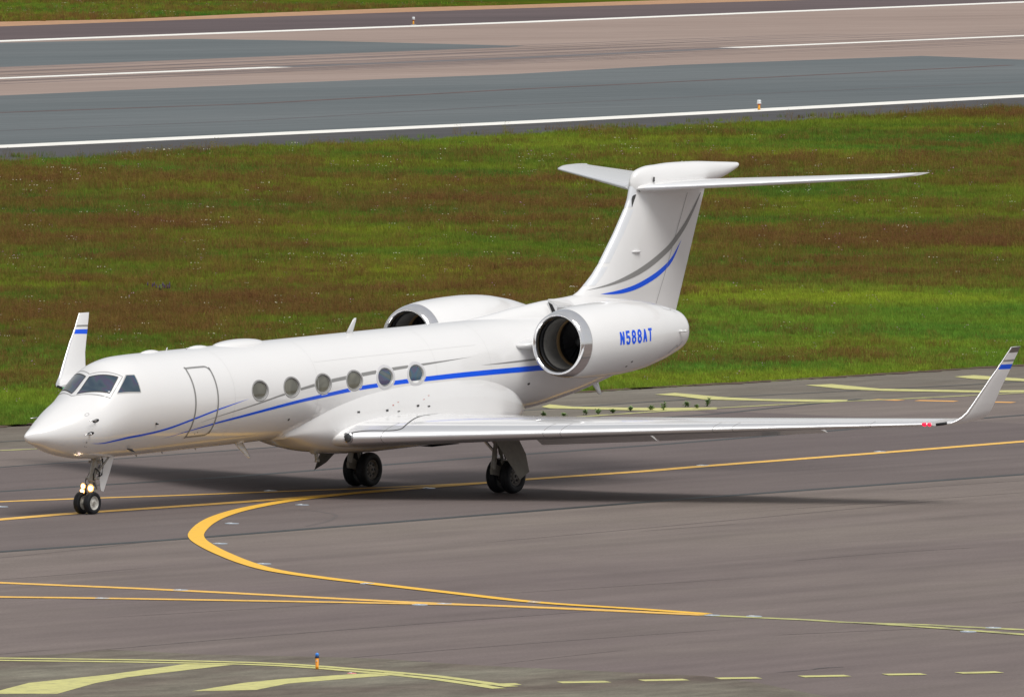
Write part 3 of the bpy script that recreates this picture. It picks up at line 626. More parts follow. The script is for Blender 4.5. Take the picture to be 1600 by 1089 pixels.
# roof antennas and the satellite dome
def hump(x0, x1, hw, h, name, mat=WHITE, y0=0., base=3.984, pw=.6):
    R_ = []; n = 22; N_ = 22
    for i in range(n + 1):
        s = i / n; x = x0 + (x1 - x0) * s; e = (math.sin(math.pi * min(max(s, 0), 1))) ** pw
        R_.append([lv((x, y0 + hw * (e * .85 + .02) * math.cos(q), base - .10 + (.09 + h * e) * math.sin(q) ** .8 - .02)) for q in [math.pi * k / N_ for k in range(N_ + 1)]])
    return mk(name, *loft(R_, closed=False, cap0=False, cap1=False), mat, ac)
hump(4.35, 5.15, .16, .085, 'antenna_bump'); hump(6.15, 7.05, .15, .080, 'antenna_bump')
hump(7.25, 9.15, .42, .135, 'satellite_dome', pw=.45)
def blade(name, base, tip, c0, c1, t, mat, axis=(0, 1, 0)):
    base, tip = Vector(base), Vector(tip); ax = Vector(axis)
    def sc(c, ch): return [c + Vector((ch * u, 0, 0)) + ax * (t * ch / c0 * v) for u, v in ((0, 0), (.12, .42), (.4, .5), (.75, .3), (1, 0), (.75, -.3), (.4, -.5), (.12, -.42))]
    return mk(name, *loft([sc(base, c0), sc(base.lerp(tip, .9), c0 + (c1 - c0) * .9), sc(tip + Vector((c1 * .25, 0, 0)), c1 * .6)]), mat, ac)
blade('blade_antenna', lv((12.30, -.13, 3.93)), lv((12.66, -.13, 4.33)), .30, .13, .04, WHITE2)
blade('blade_antenna', lv((5.36, 0, 3.96)), lv((5.42, 0, 4.06)), .07, .03, .02, WHITE2)
blade('blade_antenna', lv((5.98, -.12, 3.95)), lv((6.03, -.13, 4.02)), .06, .03, .02, ALU)
blade('belly_antenna', lv((7.98, 0, 1.66)), lv((8.62, 0, 1.20)), .40, .12, .05, WHITE2)
blade('belly_antenna', lv((22.72, 0, 2.15)), lv((23.10, 0, 1.78)), .34, .14, .05, WHITE2)
a = Vector(lv((11.0, -.25, 1.20)))
mk('drain_mast', *join(boxm(a, .34, .14, .10, .03), rod(a, a + Vector((.03, -.02, -.20)), .055, .045), rod(a + Vector((.03, -.02, -.18)), a + Vector((.03, -.02, -.25)), .062)), GEARW, ac)
for x in (4.2, 5.2, 6.5): blade('small_drain', lv((x, 0, 1.61)), lv((x + .05, 0, 1.54)), .06, .03, .02, PLINE)
# belly fairing under the wing
FX = [9.25, 9.7, 10.3, 11.0, 12.0, 13.5, 15.2, 16.4, 17.2, 17.9, 18.5, 18.95]
FB = [1.62, 1.50, 1.33, 1.19, 1.09, 1.04, 1.04, 1.05, 1.08, 1.18, 1.38, 1.62]
FW = [.66, .90, 1.08, 1.17, 1.225, 1.245, 1.245, 1.235, 1.20, 1.11, .95, .72]
FT = [1.85, 2.35, 2.75, 3.02, 3.25, 3.38, 3.40, 3.34, 3.10, 2.75, 2.30, 1.90]
def fair(x, q, off=0.):
    b, w_, t_ = mono(FX, FB, x), mono(FX, FW, x), mono(FX, FT, x); zm = b + (t_ - b) * .38
    cq, sq = math.cos(q), math.sin(q); e = 2 / (3.0 if cq > 0 else 2.5)
    y = (w_ + off) * (abs(sq) ** e) * (1 if sq >= 0 else -1); h = (t_ - zm) if cq > 0 else (zm - b)
    return (x, -y, zm + (h + off) * abs(cq) ** e * (1 if cq >= 0 else -1))
fx = [9.25 + (18.95 - 9.25) * i / 90 for i in range(91)]
fairing = mk('belly_fairing', *LV(loft([[fair(x, 2 * math.pi * k / 80) for k in range(80)] for x in fx])), WHITE, ac)
def fdotf(x, z, sx, sz, mat, sg=1):
    # small rectangle on the fairing's side
    best = min([2 * math.pi * k / 720 for k in range(0, 361)], key=lambda q: abs(fair(x, q)[2] - z))
    P = []
    for dx, dz in ((-sx, -sz), (sx, -sz), (sx, sz), (-sx, sz)):
        q = min([best + (k - 40) * .004 for k in range(81)], key=lambda q: abs(fair(x + dx, q)[2] - (z + dz)))
        p = fair(x + dx, q, .006); P.append(lv((p[0], p[1] * sg, p[2])))
    mk('vent_slot', P, [(0, 1, 2, 3)], mat, ac, smooth=False)
for (x, z, sx, sz) in ((11.45, 2.16, .05, .022), (12.56, 2.13, .05, .022), (13.02, 2.08, .05, .012), (13.80, 2.16, .05, .022), (14.25, 2.12, .05, .012)): fdotf(x, z, sx, sz, PLINE2)
for (x, z) in ((12.80, 2.24), (13.0, 2.30), (14.05, 2.30), (14.25, 2.38)): fdotf(x, z, .03, .010, plain('red_stencil', (.55, .18, .15), .6) if 'red_stencil' not in bpy.data.materials else bpy.data.materials['red_stencil'])
fdot('vent', 18.62, 1.93, .03, PLINE2, ax=2)

# wings --------------------------------------------------------------
def foil(n=22, cam=.012, te=.004):
    up, lo = [], []
    for i in range(n + 1):
        x = .5 * (1 - math.cos(math.pi * i / n)); t = 5 * (.2969 * math.sqrt(x) - .126 * x - .3516 * x * x + .2843 * x ** 3 - .1015 * x ** 4) + te * x
        c_ = cam * 4 * x * (1 - x); up.append((x, c_, t)); lo.append((x, c_, -t))
    return up, lo
def wring(LEp, TEp, t, nvec, n=22, cam=.012):
    """closed ring: TE -> upper -> LE -> lower ; thickness along nvec"""
    LEp, TEp, nv = Vector(LEp), Vector(TEp), Vector(nvec); ch = (TEp - LEp).length
    up, lo = foil(n, cam)
    pt = lambda q: LEp.lerp(TEp, q[0]) + nv * ch * (q[1] + t * q[2])
    return [pt(q) for q in up[::-1]] + [pt(q) for q in lo[1:]]
def le(y):
    if y <= 1.3: return (10.72 - (1.3 - y) * .35, 1.575)
    k = (y - 1.3) / 12.2; return (10.72 + (18.46 - 10.72) * k, 1.575 + (1.825 - 1.575) * k)
def te_(y):
    if y <= 4.8: k = max(y - 1.3, 0) / 3.5; return (17.42 + .18 * k, 1.575 + .085 * k)
    k = (y - 4.8) / 8.7; return (17.6 + (19.96 - 17.6) * k, 1.66 + .185 * k)
def th(y): return .106 if y < 1.3 else .106 - .02 * (y - 1.3) / 11.9
def sec_w(y, sg):
    L_, T_ = le(y), te_(y)
    return wring(lv((L_[0], -sg * y, L_[1])), lv((T_[0], -sg * y, T_[1])), th(y), (0, 0, 1))
WLp = [(13.5, 18.46, 1.825, 19.96, 1.845), (13.66, 18.52, 1.845, 19.97, 1.88), (13.75, 18.61, 1.895, 19.965, 1.935), (13.82, 18.75, 1.975, 19.97, 2.01), (13.87, 18.90, 2.085, 19.99, 2.11), (13.94, 19.11, 2.33, 20.06, 2.32),
       (14.02, 19.36, 2.62, 20.15, 2.60), (14.095, 19.60, 2.90, 20.29, 2.88), (14.14, 19.78, 3.08, 20.375, 3.05), (14.165, 19.87, 3.19, 20.43, 3.17), (14.18, 19.93, 3.25, 20.455, 3.23), (14.192, 19.965, 3.295, 20.48, 3.28), (14.235, 20.10, 3.46, 20.56, 3.45), (14.27, 20.21, 3.59, 20.625, 3.585)]
def wl_ring(i, sg, infl=0.):
    y, xl, zl, xt, zt = WLp[i]
    a, b = WLp[max(i - 1, 0)], WLp[min(i + 1, len(WLp) - 1)]
    d = Vector((0, b[0] - a[0], b[2] - a[2])).normalized(); n = Vector((0, -d.z, d.y))     # up at the wing, inboard on the winglet
    n = Vector((0, n.y * -sg, n.z)) if True else n
    if i == 0: n = Vector((0, 0, 1))
    t = .086 - .02 * i / 12
    return wring(lv((xl - infl, -sg * y, zl)), lv((xt, -sg * y, zt)), t * (1 + infl * 3), (0, n.y, n.z), cam=.006)
def strip_of_rings(rings, j0, j1, off=0.0):
    return loft([r[j0:j1 + 1] for r in rings], closed=False, cap0=False, cap1=False)
def offset_rings(rings, d):
    out = []
    for i, r in enumerate(rings):
        c = sum((Vector(p) for p in r), Vector()) / len(r); q = []
        for j, p in enumerate(r):
            a, b = Vector(r[max(j - 1, 0)]), Vector(r[min(j + 1, len(r) - 1)])
            sp = Vector(rings[min(i + 1, len(rings) - 1)][j]) - Vector(rings[max(i - 1, 0)][j])
            n = (b - a).cross(sp)
            if n.length < 1e-9: q.append(Vector(p)); continue
            n.normalize(); m_ = Vector(p) - c
            if n.dot(m_) < 0: n = -n
            q.append(Vector(p) + n * d)
        out.append(q)
    return out
yfine = [0, .6, 1.3, 1.8, 2.4, 3.0, 3.6, 4.2, 4.8] + [4.8 + .43 * i for i in range(1, 20)] + [13.25]
for sg in (1, -1):
    rs = [sec_w(y, sg) for y in yfine]
    wing = mk('wing', *loft(rs), WHITE, ac, ang=50, label='port wing nearest the camera with polished leading edge' if sg == 1 else None)
    r2 = offset_rings([sec_w(y, sg) for y in yfine[2:]], .0035)
    nn_ = len(rs[0]); mid = nn_ // 2
    mk('leading_edge', *strip_of_rings(r2, mid - 4, mid + 5), CHROME, wing)
    # winglet
    wr = [wl_ring(i, sg) for i in range(len(WLp))]
    wv, wf = loft(wr); mi = []
    for i in range(len(WLp) - 1): mi += [{8: 1, 10: 2}.get(i, 0)] * nn_
    mi += [0, 0]
    # band rows: blue between rings 7 and 8, grey between 9 and 10
    wl = mk('winglet', wv, wf, [WHITE, BLUEP, GREYP], wing, mi=mi, ang=50)
    r3 = offset_rings(wr[1:], .003); mk('winglet_leading_edge', *strip_of_rings(r3, mid - 4, mid + 4), CHROME, wl)
    mk('winglet_tip_cap', *strip_of_rings(offset_rings(wr[-2:], .002), mid, nn_ - 1), plain('tip_cap_brown', (.14, .12, .11), .4) if sg == 1 else bpy.data.materials['tip_cap_brown'], wl)
    # panel joints on the leading edge and the upper skin
    for y in (2.05, 5.35, 5.7, 8.8, 9.2, 12.0):
        a = sec_w(y, sg); b = sec_w(y + .012, sg); rr_ = offset_rings([a, b], .0055)
        mk('panel_joint', *strip_of_rings(rr_, mid - 5, mid + 5), PLINE, wing)
    for fr_ in (5, 16):   # spanwise joints (index from the leading edge)
        V = []; F = []
        for k, y in enumerate(yfine[2:]):
            r = offset_rings([sec_w(y, sg), sec_w(y + .05, sg)], .005)[0]; p = Vector(r[mid - fr_]); q = Vector(r[mid - fr_ - 1]); d = (q - p).normalized()
            V += [p, p + d * .014]
            if k: F.append((2 * k - 2, 2 * k - 1, 2 * k + 1, 2 * k))
        mk('spanwise_joint', V, F, PLINE, wing)
    # root fillet panel line
    V = []; F = []
    pl_ = [(11.0, 1.40, 1.80), (11.3, 1.95, 1.86), (11.9, 2.35, 1.915), (12.6, 2.45, 1.965)]
    # lowered flaps (two panels) and aileron joint
    for (ya, yb, dz0, dz1, ex0, ex1) in ((2.0, 5.3, .64, .52, .48, .42), (5.36, 9.6, .52, .33, .42, .34)):
        R_ = []
        for k in range(7):
            y = ya + (yb - ya) * k / 6; s = k / 6; T_ = te_(y); ch = .62
            A = (T_[0] - .30, -sg * y, T_[1] - .10); B = (T_[0] + ex0 + (ex1 - ex0) * s, -sg * y, T_[1] - (dz0 + (dz1 - dz0) * s))
            R_.append(wring(lv(A), lv(B), .13, (0, 0, 1), n=10, cam=.02))
        mk('flap', *loft(R_), WHITE, wing, ang=50)
    # landing light in the root and navigation lights at the tip
    y = 1.36; L_ = le(y); a = Vector(lv((L_[0] + .02, -sg * y, L_[1] + .02)))
    mk('landing_light', *rod(a + Vector((.10, 0, 0)), a + Vector((-.035, -sg * .03, 0)), .125, .10, n=20, prof=[(0, .11), (.75, .11), (.9, .098), (1, .07)]), LAMPOFF, wing)
    mk('light_bezel', *rod(a + Vector((.10, 0, 0)), a + Vector((.0, -sg * .01, 0)), .135, .13, n=24), ALU, wing)
    y = 13.10; L_ = le(y); a = Vector(lv((L_[0], -sg * y, L_[1])))
    mk('navigation_light', *join(rod(a + Vector((.05, 0, 0)), a + Vector((-.04, 0, .01)), .050, .035), rod(a + Vector((.10, -sg * .10, 0)), a + Vector((.02, -sg * .12, .01)), .050, .035)), REDL if sg == 1 else plain('green_navigation_lamp', (.01, .4, .12), .2), wing)
    a2 = Vector(lv((le(13.4)[0], -sg * 13.4, le(13.4)[1])))
    mk('strobe_housing', *tube([a + Vector((.16, -sg * .24, 0)), a2 + Vector((.05, -sg * .08, .01)), a2 + Vector((.08, -sg * .18, .03))], .035), DARKM, wing)
    for y in (10.6, 11.3, 12.0, 12.7): mk('static_wick', *rod(Vector(lv((te_(y)[0] - .02, -sg * y, te_(y)[1]))), Vector(lv((te_(y)[0] + .16, -sg * y, te_(y)[1]))), .006, .003, n=5), PLINE2, wing)
# dark joint of the wing root fillet
for sg in (1, -1):
    V = []; F = []
    P = crom([(10.86, 1.38, 0), (11.15, 1.70, 0), (11.55, 2.30, 0), (11.95, 2.28, 0), (12.9, 1.95, 0), (14.0, 1.70, 0)], 6)
    def wz(x, y):
        L_, T_ = le(y), te_(y); u = (x - L_[0]) / (T_[0] - L_[0]); u = min(max(u, 0), 1)
        t = 5 * (.2969 * math.sqrt(u) - .126 * u - .3516 * u * u + .2843 * u ** 3 - .1015 * u ** 4)
        return L_[1] + (T_[1] - L_[1]) * u + (T_[0] - L_[0]) * (.048 * u * (1 - u) + th(y) * t) + .008
    for k, p in enumerate(P):
        d = (P[min(k + 1, len(P) - 1)] - P[max(k - 1, 0)]).normalized(); n = Vector((-d.y, d.x)) * .016
        for s in (-1, 1): x, y = p.x + n.x * s, p.y + n.y * s; V.append(lv((x, -sg * y, wz(x, y))))
        if k: F.append((2 * k - 2, 2 * k - 1, 2 * k + 1, 2 * k))
    mk('fillet_joint', V, F, PLINE2, ac)

# engines ------------------------------------------------------------
NP = [(18.42, .838), (18.62, .868), (18.9, .893), (19.3, .912), (19.8, .924), (20.3, .925), (20.9, .90), (21.4, .855), (21.9, .775), (22.3, .70), (22.7, .60), (22.95, .535), (23.05, .50)]
NY, NZ0, NZ1 = 2.30, 3.42, 3.475
def ncen(x): return NZ0 + (NZ1 - NZ0) * (x - 18.2) / 4.8
def nrad(x): return mono([p[0] for p in NP], [p[1] for p in NP], x)
def nac_pt(x, q, sg, off=0., r=None):
    r = (nrad(x) if r is None else r) + off
    return lv((x, -sg * (NY + r * math.sin(q)), ncen(x) + r * math.cos(q)))     # q 0 top, +90 outboard
def revolve(prof, sg, n=72): return loft([[nac_pt(x, 2 * math.pi * k / n, sg, 0, r) for k in range(n)] for x, r in prof], cap0=False, cap1=False)
GLY = {'N': [[(0, 0), (0, 1)], [(0, 1), (1, 0)], [(1, 0), (1, 1)]], '5': [[(.95, 1), (.05, 1), (.05, .56), (.75, .56), (1, .42), (1, .14), (.8, 0), (.2, 0), (0, .14)]],
       '8': [[(.28, .53), (.03, .68), (.03, .84), (.3, 1), (.7, 1), (.97, .84), (.97, .68), (.72, .53), (.28, .53), (0, .37), (0, .17), (.3, 0), (.7, 0), (1, .17), (1, .37), (.72, .53)]],
       'A': [[(0, 0), (.48, 1)], [(.52, 1), (1, 0)], [(.2, .30), (.8, .30)]], 'T': [[(-.05, 1), (1.05, 1)], [(.5, 1), (.5, 0)]]}
for sg in (1, -1):
    xs_ = [18.42 + (23.05 - 18.42) * i / 60 for i in range(61)]
    nac = mk('engine_nacelle', *revolve([(x, nrad(x)) for x in xs_] + [(23.0, .47), (22.7, .48)], sg), WHITE, ac, label='port engine nacelle with blue registration letters' if sg == 1 else None)
    lip = [(18.42, .84), (18.34, .828), (18.24, .803), (18.17, .780), (18.12, .755), (18.10, .730), (18.11, .705), (18.15, .680), (18.22, .660), (18.30, .650)]
    mk('intake_lip', *revolve(lip, sg), CHROME2, nac)
    mk('lip_seal', *revolve([(18.30, .650), (18.32, .638), (18.40, .630), (18.41, .636)], sg), BLACK, nac)
    mk('intake_duct', *revolve([(18.405, .625), (18.6, .600), (18.75, .592), (18.92, .60)], sg), DUCT, nac)
    mk('abradable_ring', *revolve([(18.92, .60), (18.94, .580), (19.02, .580)], sg), plain('amber_ring', (.20, .13, .06), .5) if sg == 1 else bpy.data.materials['amber_ring'], nac)
    mk('fan_chamber', *loft([[nac_pt(19.02, 2 * math.pi * k / 48, sg, 0, .582) for k in range(48)], [nac_pt(20.0, 2 * math.pi * k / 48, sg, 0, .58) for k in range(48)]], cap0=False), BLACK, nac)
    FV = []
    for k in range(24):
        a = 2 * math.pi * k / 24; Q = []
        for (r, tw) in ((.16, .5), (.38, .9), (.575, 1.25)):
            dx = .09 * math.cos(tw); da = .09 * math.sin(tw) / r
            Q += [nac_pt(19.14 - dx, a - da, sg, 0, r), nac_pt(19.14 + dx, a + da, sg, 0, r)]
        FV.append((Q, [(0, 1, 3, 2), (2, 3, 5, 4)]))
    mk('fan', *join(*FV), plain('fan_blade_metal', (.012, .012, .014), .5) if sg == 1 else bpy.data.materials['fan_blade_metal'], nac)
    mk('spinner', *loft([[nac_pt(18.98 + .22 * (1 - math.cos(s)) , 2 * math.pi * k / 24, sg, 0, .17 * math.sin(s) + .002) for k in range(24)] for s in [math.pi / 2 * i / 8 for i in range(9)]], cap1=False), BLACK, nac)
    mk('exhaust', *loft([[nac_pt(22.7, 2 * math.pi * k / 32, sg, 0, .47) for k in range(32)], [nac_pt(22.2, 2 * math.pi * k / 32, sg, 0, .30) for k in range(32)]], cap0=False), DARKM, nac)
    # cowl joints
    def nring(x, w_, mat, nm='cowl_joint', q0=0, q1=2 * math.pi):
        n = 72; V = []; F = []
        for k in range(n + 1):
            q = q0 + (q1 - q0) * k / n; V += [nac_pt(x - w_ / 2, q, sg, .003), nac_pt(x + w_ / 2, q, sg, .003)]
            if k: F.append((2 * k - 2, 2 * k - 1, 2 * k + 1, 2 * k))
        return mk(nm, V, F, mat, nac)
    nring(18.43, .012, PLINE)
    def nline(pts, w_, mat, nm):
        P = sum([[Vector(pts[i]).lerp(Vector(pts[i + 1]), k / 8) for k in range(8)] for i in range(len(pts) - 1)], []) + [Vector(pts[-1])]
        V = []; F = []
        for k, p in enumerate(P):
            d = (P[min(k + 1, len(P) - 1)] - P[max(k - 1, 0)]); d.y *= .9; d.normalize(); n = Vector((-d.y, d.x)) * w_ / 2
            for s in (-1, 1): V.append(nac_pt(p.x + n.x * s, p.y + n.y * s / .9, sg, .0035))
            if k: F.append((2 * k - 2, 2 * k - 1, 2 * k + 1, 2 * k))
        return mk(nm, V, F, mat, nac)
    nline([(19.35, .42), (20.3, .34), (21.2, .42)], .010, PLINE, 'latch_line') if sg == -1 else None
    nline([(21.95, .15), (22.0, .62), (22.35, .66), (22.45, .50), (22.6, .72)], .012, PLINE, 'thrust_reverser_joint')
    nline([(22.0, 2.25), (22.35, 2.02), (22.45, 2.2), (22.65, 1.95)], .014, PLINE2, 'thrust_reverser_joint')
    a = Vector(nac_pt(22.45, 1.52, sg)); b = Vector(nac_pt(22.45, 1.52, sg, .10))
    mk('reverser_hinge', *join(rod(a + Vector((-.12, 0, 0)), b, .04, .02), rod(b, b + Vector((.14, 0, 0)), .03, .02)), WHITE2, nac)
    for (x, q) in ((20.25, 2.22), (20.15, 2.38)):
        V = [nac_pt(x + .04 * math.cos(t), q + .03 * math.sin(t), sg, .003) for t in [2 * math.pi * k / 10 for k in range(10)]]
        mk('drain_hole', V, [tuple(range(10))], PLINE2, nac, smooth=False)
    # registration letters
    LH, LW, GAP, ST = .345, .180, .062, .062
    x0 = 19.50; qc = math.radians(85.5)
    rl = nrad(20.3)
    for i, ch in enumerate('N588AT'):
        V = []; F = []
        for strk in GLY[ch]:
            pts = [Vector((u * (LW - ST) + ST / 2, v * (LH - ST) + ST / 2)) for u, v in strk]
            L2 = [];
            for j, p in enumerate(pts):
                d0 = (p - pts[j - 1]).normalized() if j else None; d1 = (pts[j + 1] - p).normalized() if j < len(pts) - 1 else None
                if d0 is None: n = Vector((-d1.y, d1.x)); p = p - d1 * ST * .3; m_ = 1
                elif d1 is None: n = Vector((-d0.y, d0.x)); p = p + d0 * ST * .3; m_ = 1
                else:
                    n0, n1 = Vector((-d0.y, d0.x)), Vector((-d1.y, d1.x)); n = (n0 + n1)
                    n = n.normalized() if n.length > .1 else n0; m_ = min(1 / max(n.dot(n0), .35), 1.5)
                L2.append((p + n * ST / 2 * m_, p - n * ST / 2 * m_))
            for j in range(len(L2) - 1):
                for s in range(4):
                    a0, a1 = L2[j][0].lerp(L2[j + 1][0], s / 4), L2[j][1].lerp(L2[j + 1][1], s / 4); b0, b1 = L2[j][0].lerp(L2[j + 1][0], (s + 1) / 4), L2[j][1].lerp(L2[j + 1][1], (s + 1) / 4)
                    k = len(V)
                    for w2 in (a0, a1, b1, b0):
                        xx = (i * (LW + GAP) + w2.x); xx = x0 + xx if sg == 1 else x0 + 6 * (LW + GAP) - GAP - xx
                        hh = w2.y - LH / 2 + (.0 if sg == 1 else 0)
                        V.append(nac_pt(xx, qc - hh / rl, sg, .004))
                    F.append((k, k + 1, k + 2, k + 3))
        mk('registration_letter', V, F, BLUEP, nac, smooth=False)
    # pylon
    def pyl(y, x0_, x1_, z0_, t_): return wring(lv((x0_, -sg * y, z0_)), lv((x1_, -sg * y, z0_ + .04)), t_, (0, 0, 1), n=14, cam=0)
    mk('engine_pylon', *loft([pyl(.70, 18.02, 23.3, 3.33, .060), pyl(1.15, 18.14, 23.0, 3.34, .058), pyl(1.33, 18.30, 22.8, 3.36, .056), pyl(1.55, 18.75, 22.6, 3.38, .055)]), WHITE, ac)

# fin, dorsal fairing, bullet, tailplane ------------------------------
LEZ = [(3.70, 21.2), (4.07, 21.30), (4.20, 21.60), (4.30, 21.90), (4.41, 22.20), (4.60, 22.52), (4.80, 22.80), (5.07, 23.09), (5.79, 23.72), (6.42, 24.20), (6.60, 24.30), (6.8, 24.36), (7.05, 24.44)]
def lez(z): return float(np.interp(z, [a[0] for a in LEZ], [a[1] for a in LEZ]))
def tez(z): return 26.43 + (z - 3.72) * (27.64 - 26.43) / (6.68 - 3.72)
def fring(z):
    a, b = lez(z), tez(z); n = 22
    up, lo = foil(n, 0); x0_ = max(a, 22.3 + (z - 4.3) * .72) if z < 5 else a; T = .105 * (b - x0_)
    out = []
    for q, s in [(q, 1) for q in up[::-1]] + [(q, -1) for q in lo[1:]]:
        x = a + (b - a) * q[0]; out.append(lv((x, -s * T * abs(q[2]) , z)))
    return out
zz = [3.7, 3.9, 4.07, 4.2, 4.3, 4.41, 4.5, 4.6, 4.7, 4.8, 4.93, 5.07, 5.4, 5.79, 6.1, 6.42, 6.6, 6.8, 7.0]
fin = mk('vertical_fin', *loft([fring(z) for z in zz]), WHITE, ac, ang=50)
def fin_y(x, z):
    a, b = lez(z), tez(z); u = min(max((x - a) / (b - a), 0), 1); x0_ = max(a, 22.3 + (z - 4.3) * .72) if z < 5 else a
    return .105 * (b - x0_) * 5 * (.2969 * math.sqrt(u) - .126 * u - .3516 * u * u + .2843 * u ** 3 - .1015 * u ** 4) + .002
def finrib(pts, wid, off, mat, name, n=8, sm=True):
    P = [(x, z, w) for (x, z), w in zip(pts, wid if isinstance(wid, (list, tuple)) else [wid] * len(pts))]
    Q = crom(P, n) if sm else sum([[Vector(P[i]).lerp(Vector(P[i + 1]), k / n) for k in range(n)] for i in range(len(P) - 1)], []) + [Vector(P[-1])]
    for sg in (1, -1):
        V = []; F = []
        for i, q in enumerate(Q):
            d = Q[min(i + 1, len(Q) - 1)] - Q[max(i - 1, 0)]; d = Vector((d.x, d.y)).normalized(); nr = Vector((-d.y, d.x)) * max(q.z, .002) / 2
            for s in (-1, 0, 1): x, z = q.x + nr.x * s, q.y + nr.y * s; V.append(lv((x, -sg * (fin_y(x, z) + off), z)))
        for i in range(len(Q) - 1):
            for j in range(2): k = 3 * i + j; F.append((k, k + 1, k + 4, k + 3))
        mk(name, V, F, mat, fin)
finrib([(22.37, 4.44), (23.33, 4.55), (24.24, 4.72), (24.99, 4.93), (25.69, 5.20), (26.1, 5.41), (26.66, 5.80), (27.08, 6.20), (27.45, 6.62)], [.0, .06, .13, .16, .16, .155, .14, .10, .03], .004, GREYP, 'grey_stripe')
finrib([(22.84, 4.32), (23.61, 4.33), (24.3, 4.40), (25.0, 4.555), (25.61, 4.755), (26.11, 5.02), (26.55, 5.48)], [.0, .09, .125, .14, .135, .10, .0], .004, BLUEP, 'blue_stripe')
finrib([(26.76, 6.66), (25.39, 3.91)], .016, .006, PLINE, 'rudder_joint', sm=False)
# deicing strip on the fin's leading edge
zs_ = [4.95 + (6.45 - 4.95) * i / 14 for i in range(15)]
def fstrip(z0, z1, name, mat, cw=.24, nz=14):
    V = []; F = []
    for i in range(nz + 1):
        z = z0 + (z1 - z0) * i / nz
        for j in range(-6, 7):
            u = (abs(j) / 6) ** 2 * cw; x = lez(z) + u; V.append(lv((x - (.004 if j == 0 else 0), -(fin_y(x, z) + .004) * (1 if j > 0 else -1) if j else 0, z)))
    for i in range(nz):
        for j in range(12): k = i * 13 + j; F.append((k, k + 1, k + 14, k + 13))
    return mk(name, V, F, mat, fin)
fstrip(5.08, 6.36, 'leading_edge', plain('pale_blue_grey_metal', (.78, .80, .83), .30, metal=.25)); fstrip(4.55, 4.98, 'leading_edge', bpy.data.materials['pale_blue_grey_metal'], cw=.26)
fstrip(6.42, 7.02, 'leading_edge', bpy.data.materials['pale_blue_grey_metal'], cw=.16)
finrib([(24.34, 6.42), (24.42, 6.64), (24.50, 6.72)], [.01, .09, .02], .009, PLINE2, 'cooling_inlet')
finrib([(24.28, 5.31), (24.52, 5.30)], .05, .012, WHITE2, 'fin_bulge')
a = Vector(lv((24.28, -.22, 5.31))); 
for sg in (1, -1): mk('logo_light', *rod(lv((24.22, -sg * .20, 5.30)), lv((24.56, -sg * .24, 5.30)), .03, .03, prof=[(0, .012), (.25, .035), (.8, .035), (1, .01)]), WHITE2, fin)
# dorsal fairing
dxs = [17.2 + (26.2 - 17.2) * i / 56 for i in range(57)]
def dors(x):
    h = float(np.interp(x, [17.2, 18.4, 19.4, 20.7, 21.6, 22.3, 23.0, 24.0, 25.2, 26.2], [3.96, 4.06, 4.17, 4.275, 4.31, 4.36, 4.35, 4.22, 3.95, 3.66]))
    w_ = float(np.interp(x, [17.2, 18.4, 20.0, 22.5, 24.0, 26.2], [.10, .22, .30, .34, .30, .12])); return h, w_
R_ = []
for x in dxs:
    h, w_ = dors(x); base = 3.55
    R_.append([lv((x, w_ * (1.25 - .25 * math.sin(q)) * math.cos(q), base + (h - base) * math.sin(q) ** .55)) for q in [math.pi * k / 24 for k in range(25)]])
dorsal = mk('dorsal_fairing', *loft(R_, closed=False, cap0=False, cap1=False), WHITE, ac)
mk('air_scoop', *join(slab([lv((20.62, -.20, 4.30)), lv((20.62, -.50, 4.16)), lv((21.45, -.44, 4.10)), lv((21.45, -.20, 4.26))], (0, -.3, 1), .06), slab([lv((20.60, -.22, 4.27)), lv((20.60, -.50, 4.14)), lv((20.60, -.48, 3.98)), lv((20.60, -.20, 4.03))], (1, 0, 0), .02)), WHITE2, ac, smooth=False)
mk('scoop_mouth', *slab([lv((20.585, -.24, 4.26)), lv((20.585, -.36, 4.20)), lv((20.585, -.50, 3.97)), lv((20.585, -.36, 4.00))], (1, 0, 0), .01), BLACK, ac, smooth=False)
# bullet
BX = [24.40, 24.44, 24.50, 24.60, 24.83, 25.19, 25.40, 26.08, 27.06, 28.2, 28.9, 29.07, 29.10]
BT = [7.05, 7.14, 7.23, 7.30, 7.37, 7.42, 7.425, 7.45, 7.435, 7.37, 7.325, 7.31, 7.29]
BB = [6.95, 6.80, 6.72, 6.66, 6.62, 6.62, 6.64, 6.70, 6.76, 6.93, 7.13, 7.20, 7.25]
BW = [.02, .07, .11, .16, .21, .24, .25, .265, .255, .19, .12, .08, .03]
bx = [24.40 + 4.70 * (.5 - .5 * math.cos(math.pi * i / 50)) for i in range(51)]
bullet = mk('bullet_fairing', *LV(loft([[(x, -mono(BX, BW, x) * math.sin(q) * (abs(math.sin(q)) ** -.15 if abs(math.sin(q)) > 1e-6 else 1), (mono(BX, BT, x) + mono(BX, BB, x)) / 2 + (mono(BX, BT, x) - mono(BX, BB, x)) / 2 * math.cos(q)) for q in [2 * math.pi * k / 36 for k in range(36)]] for x in bx])), WHITE, ac)
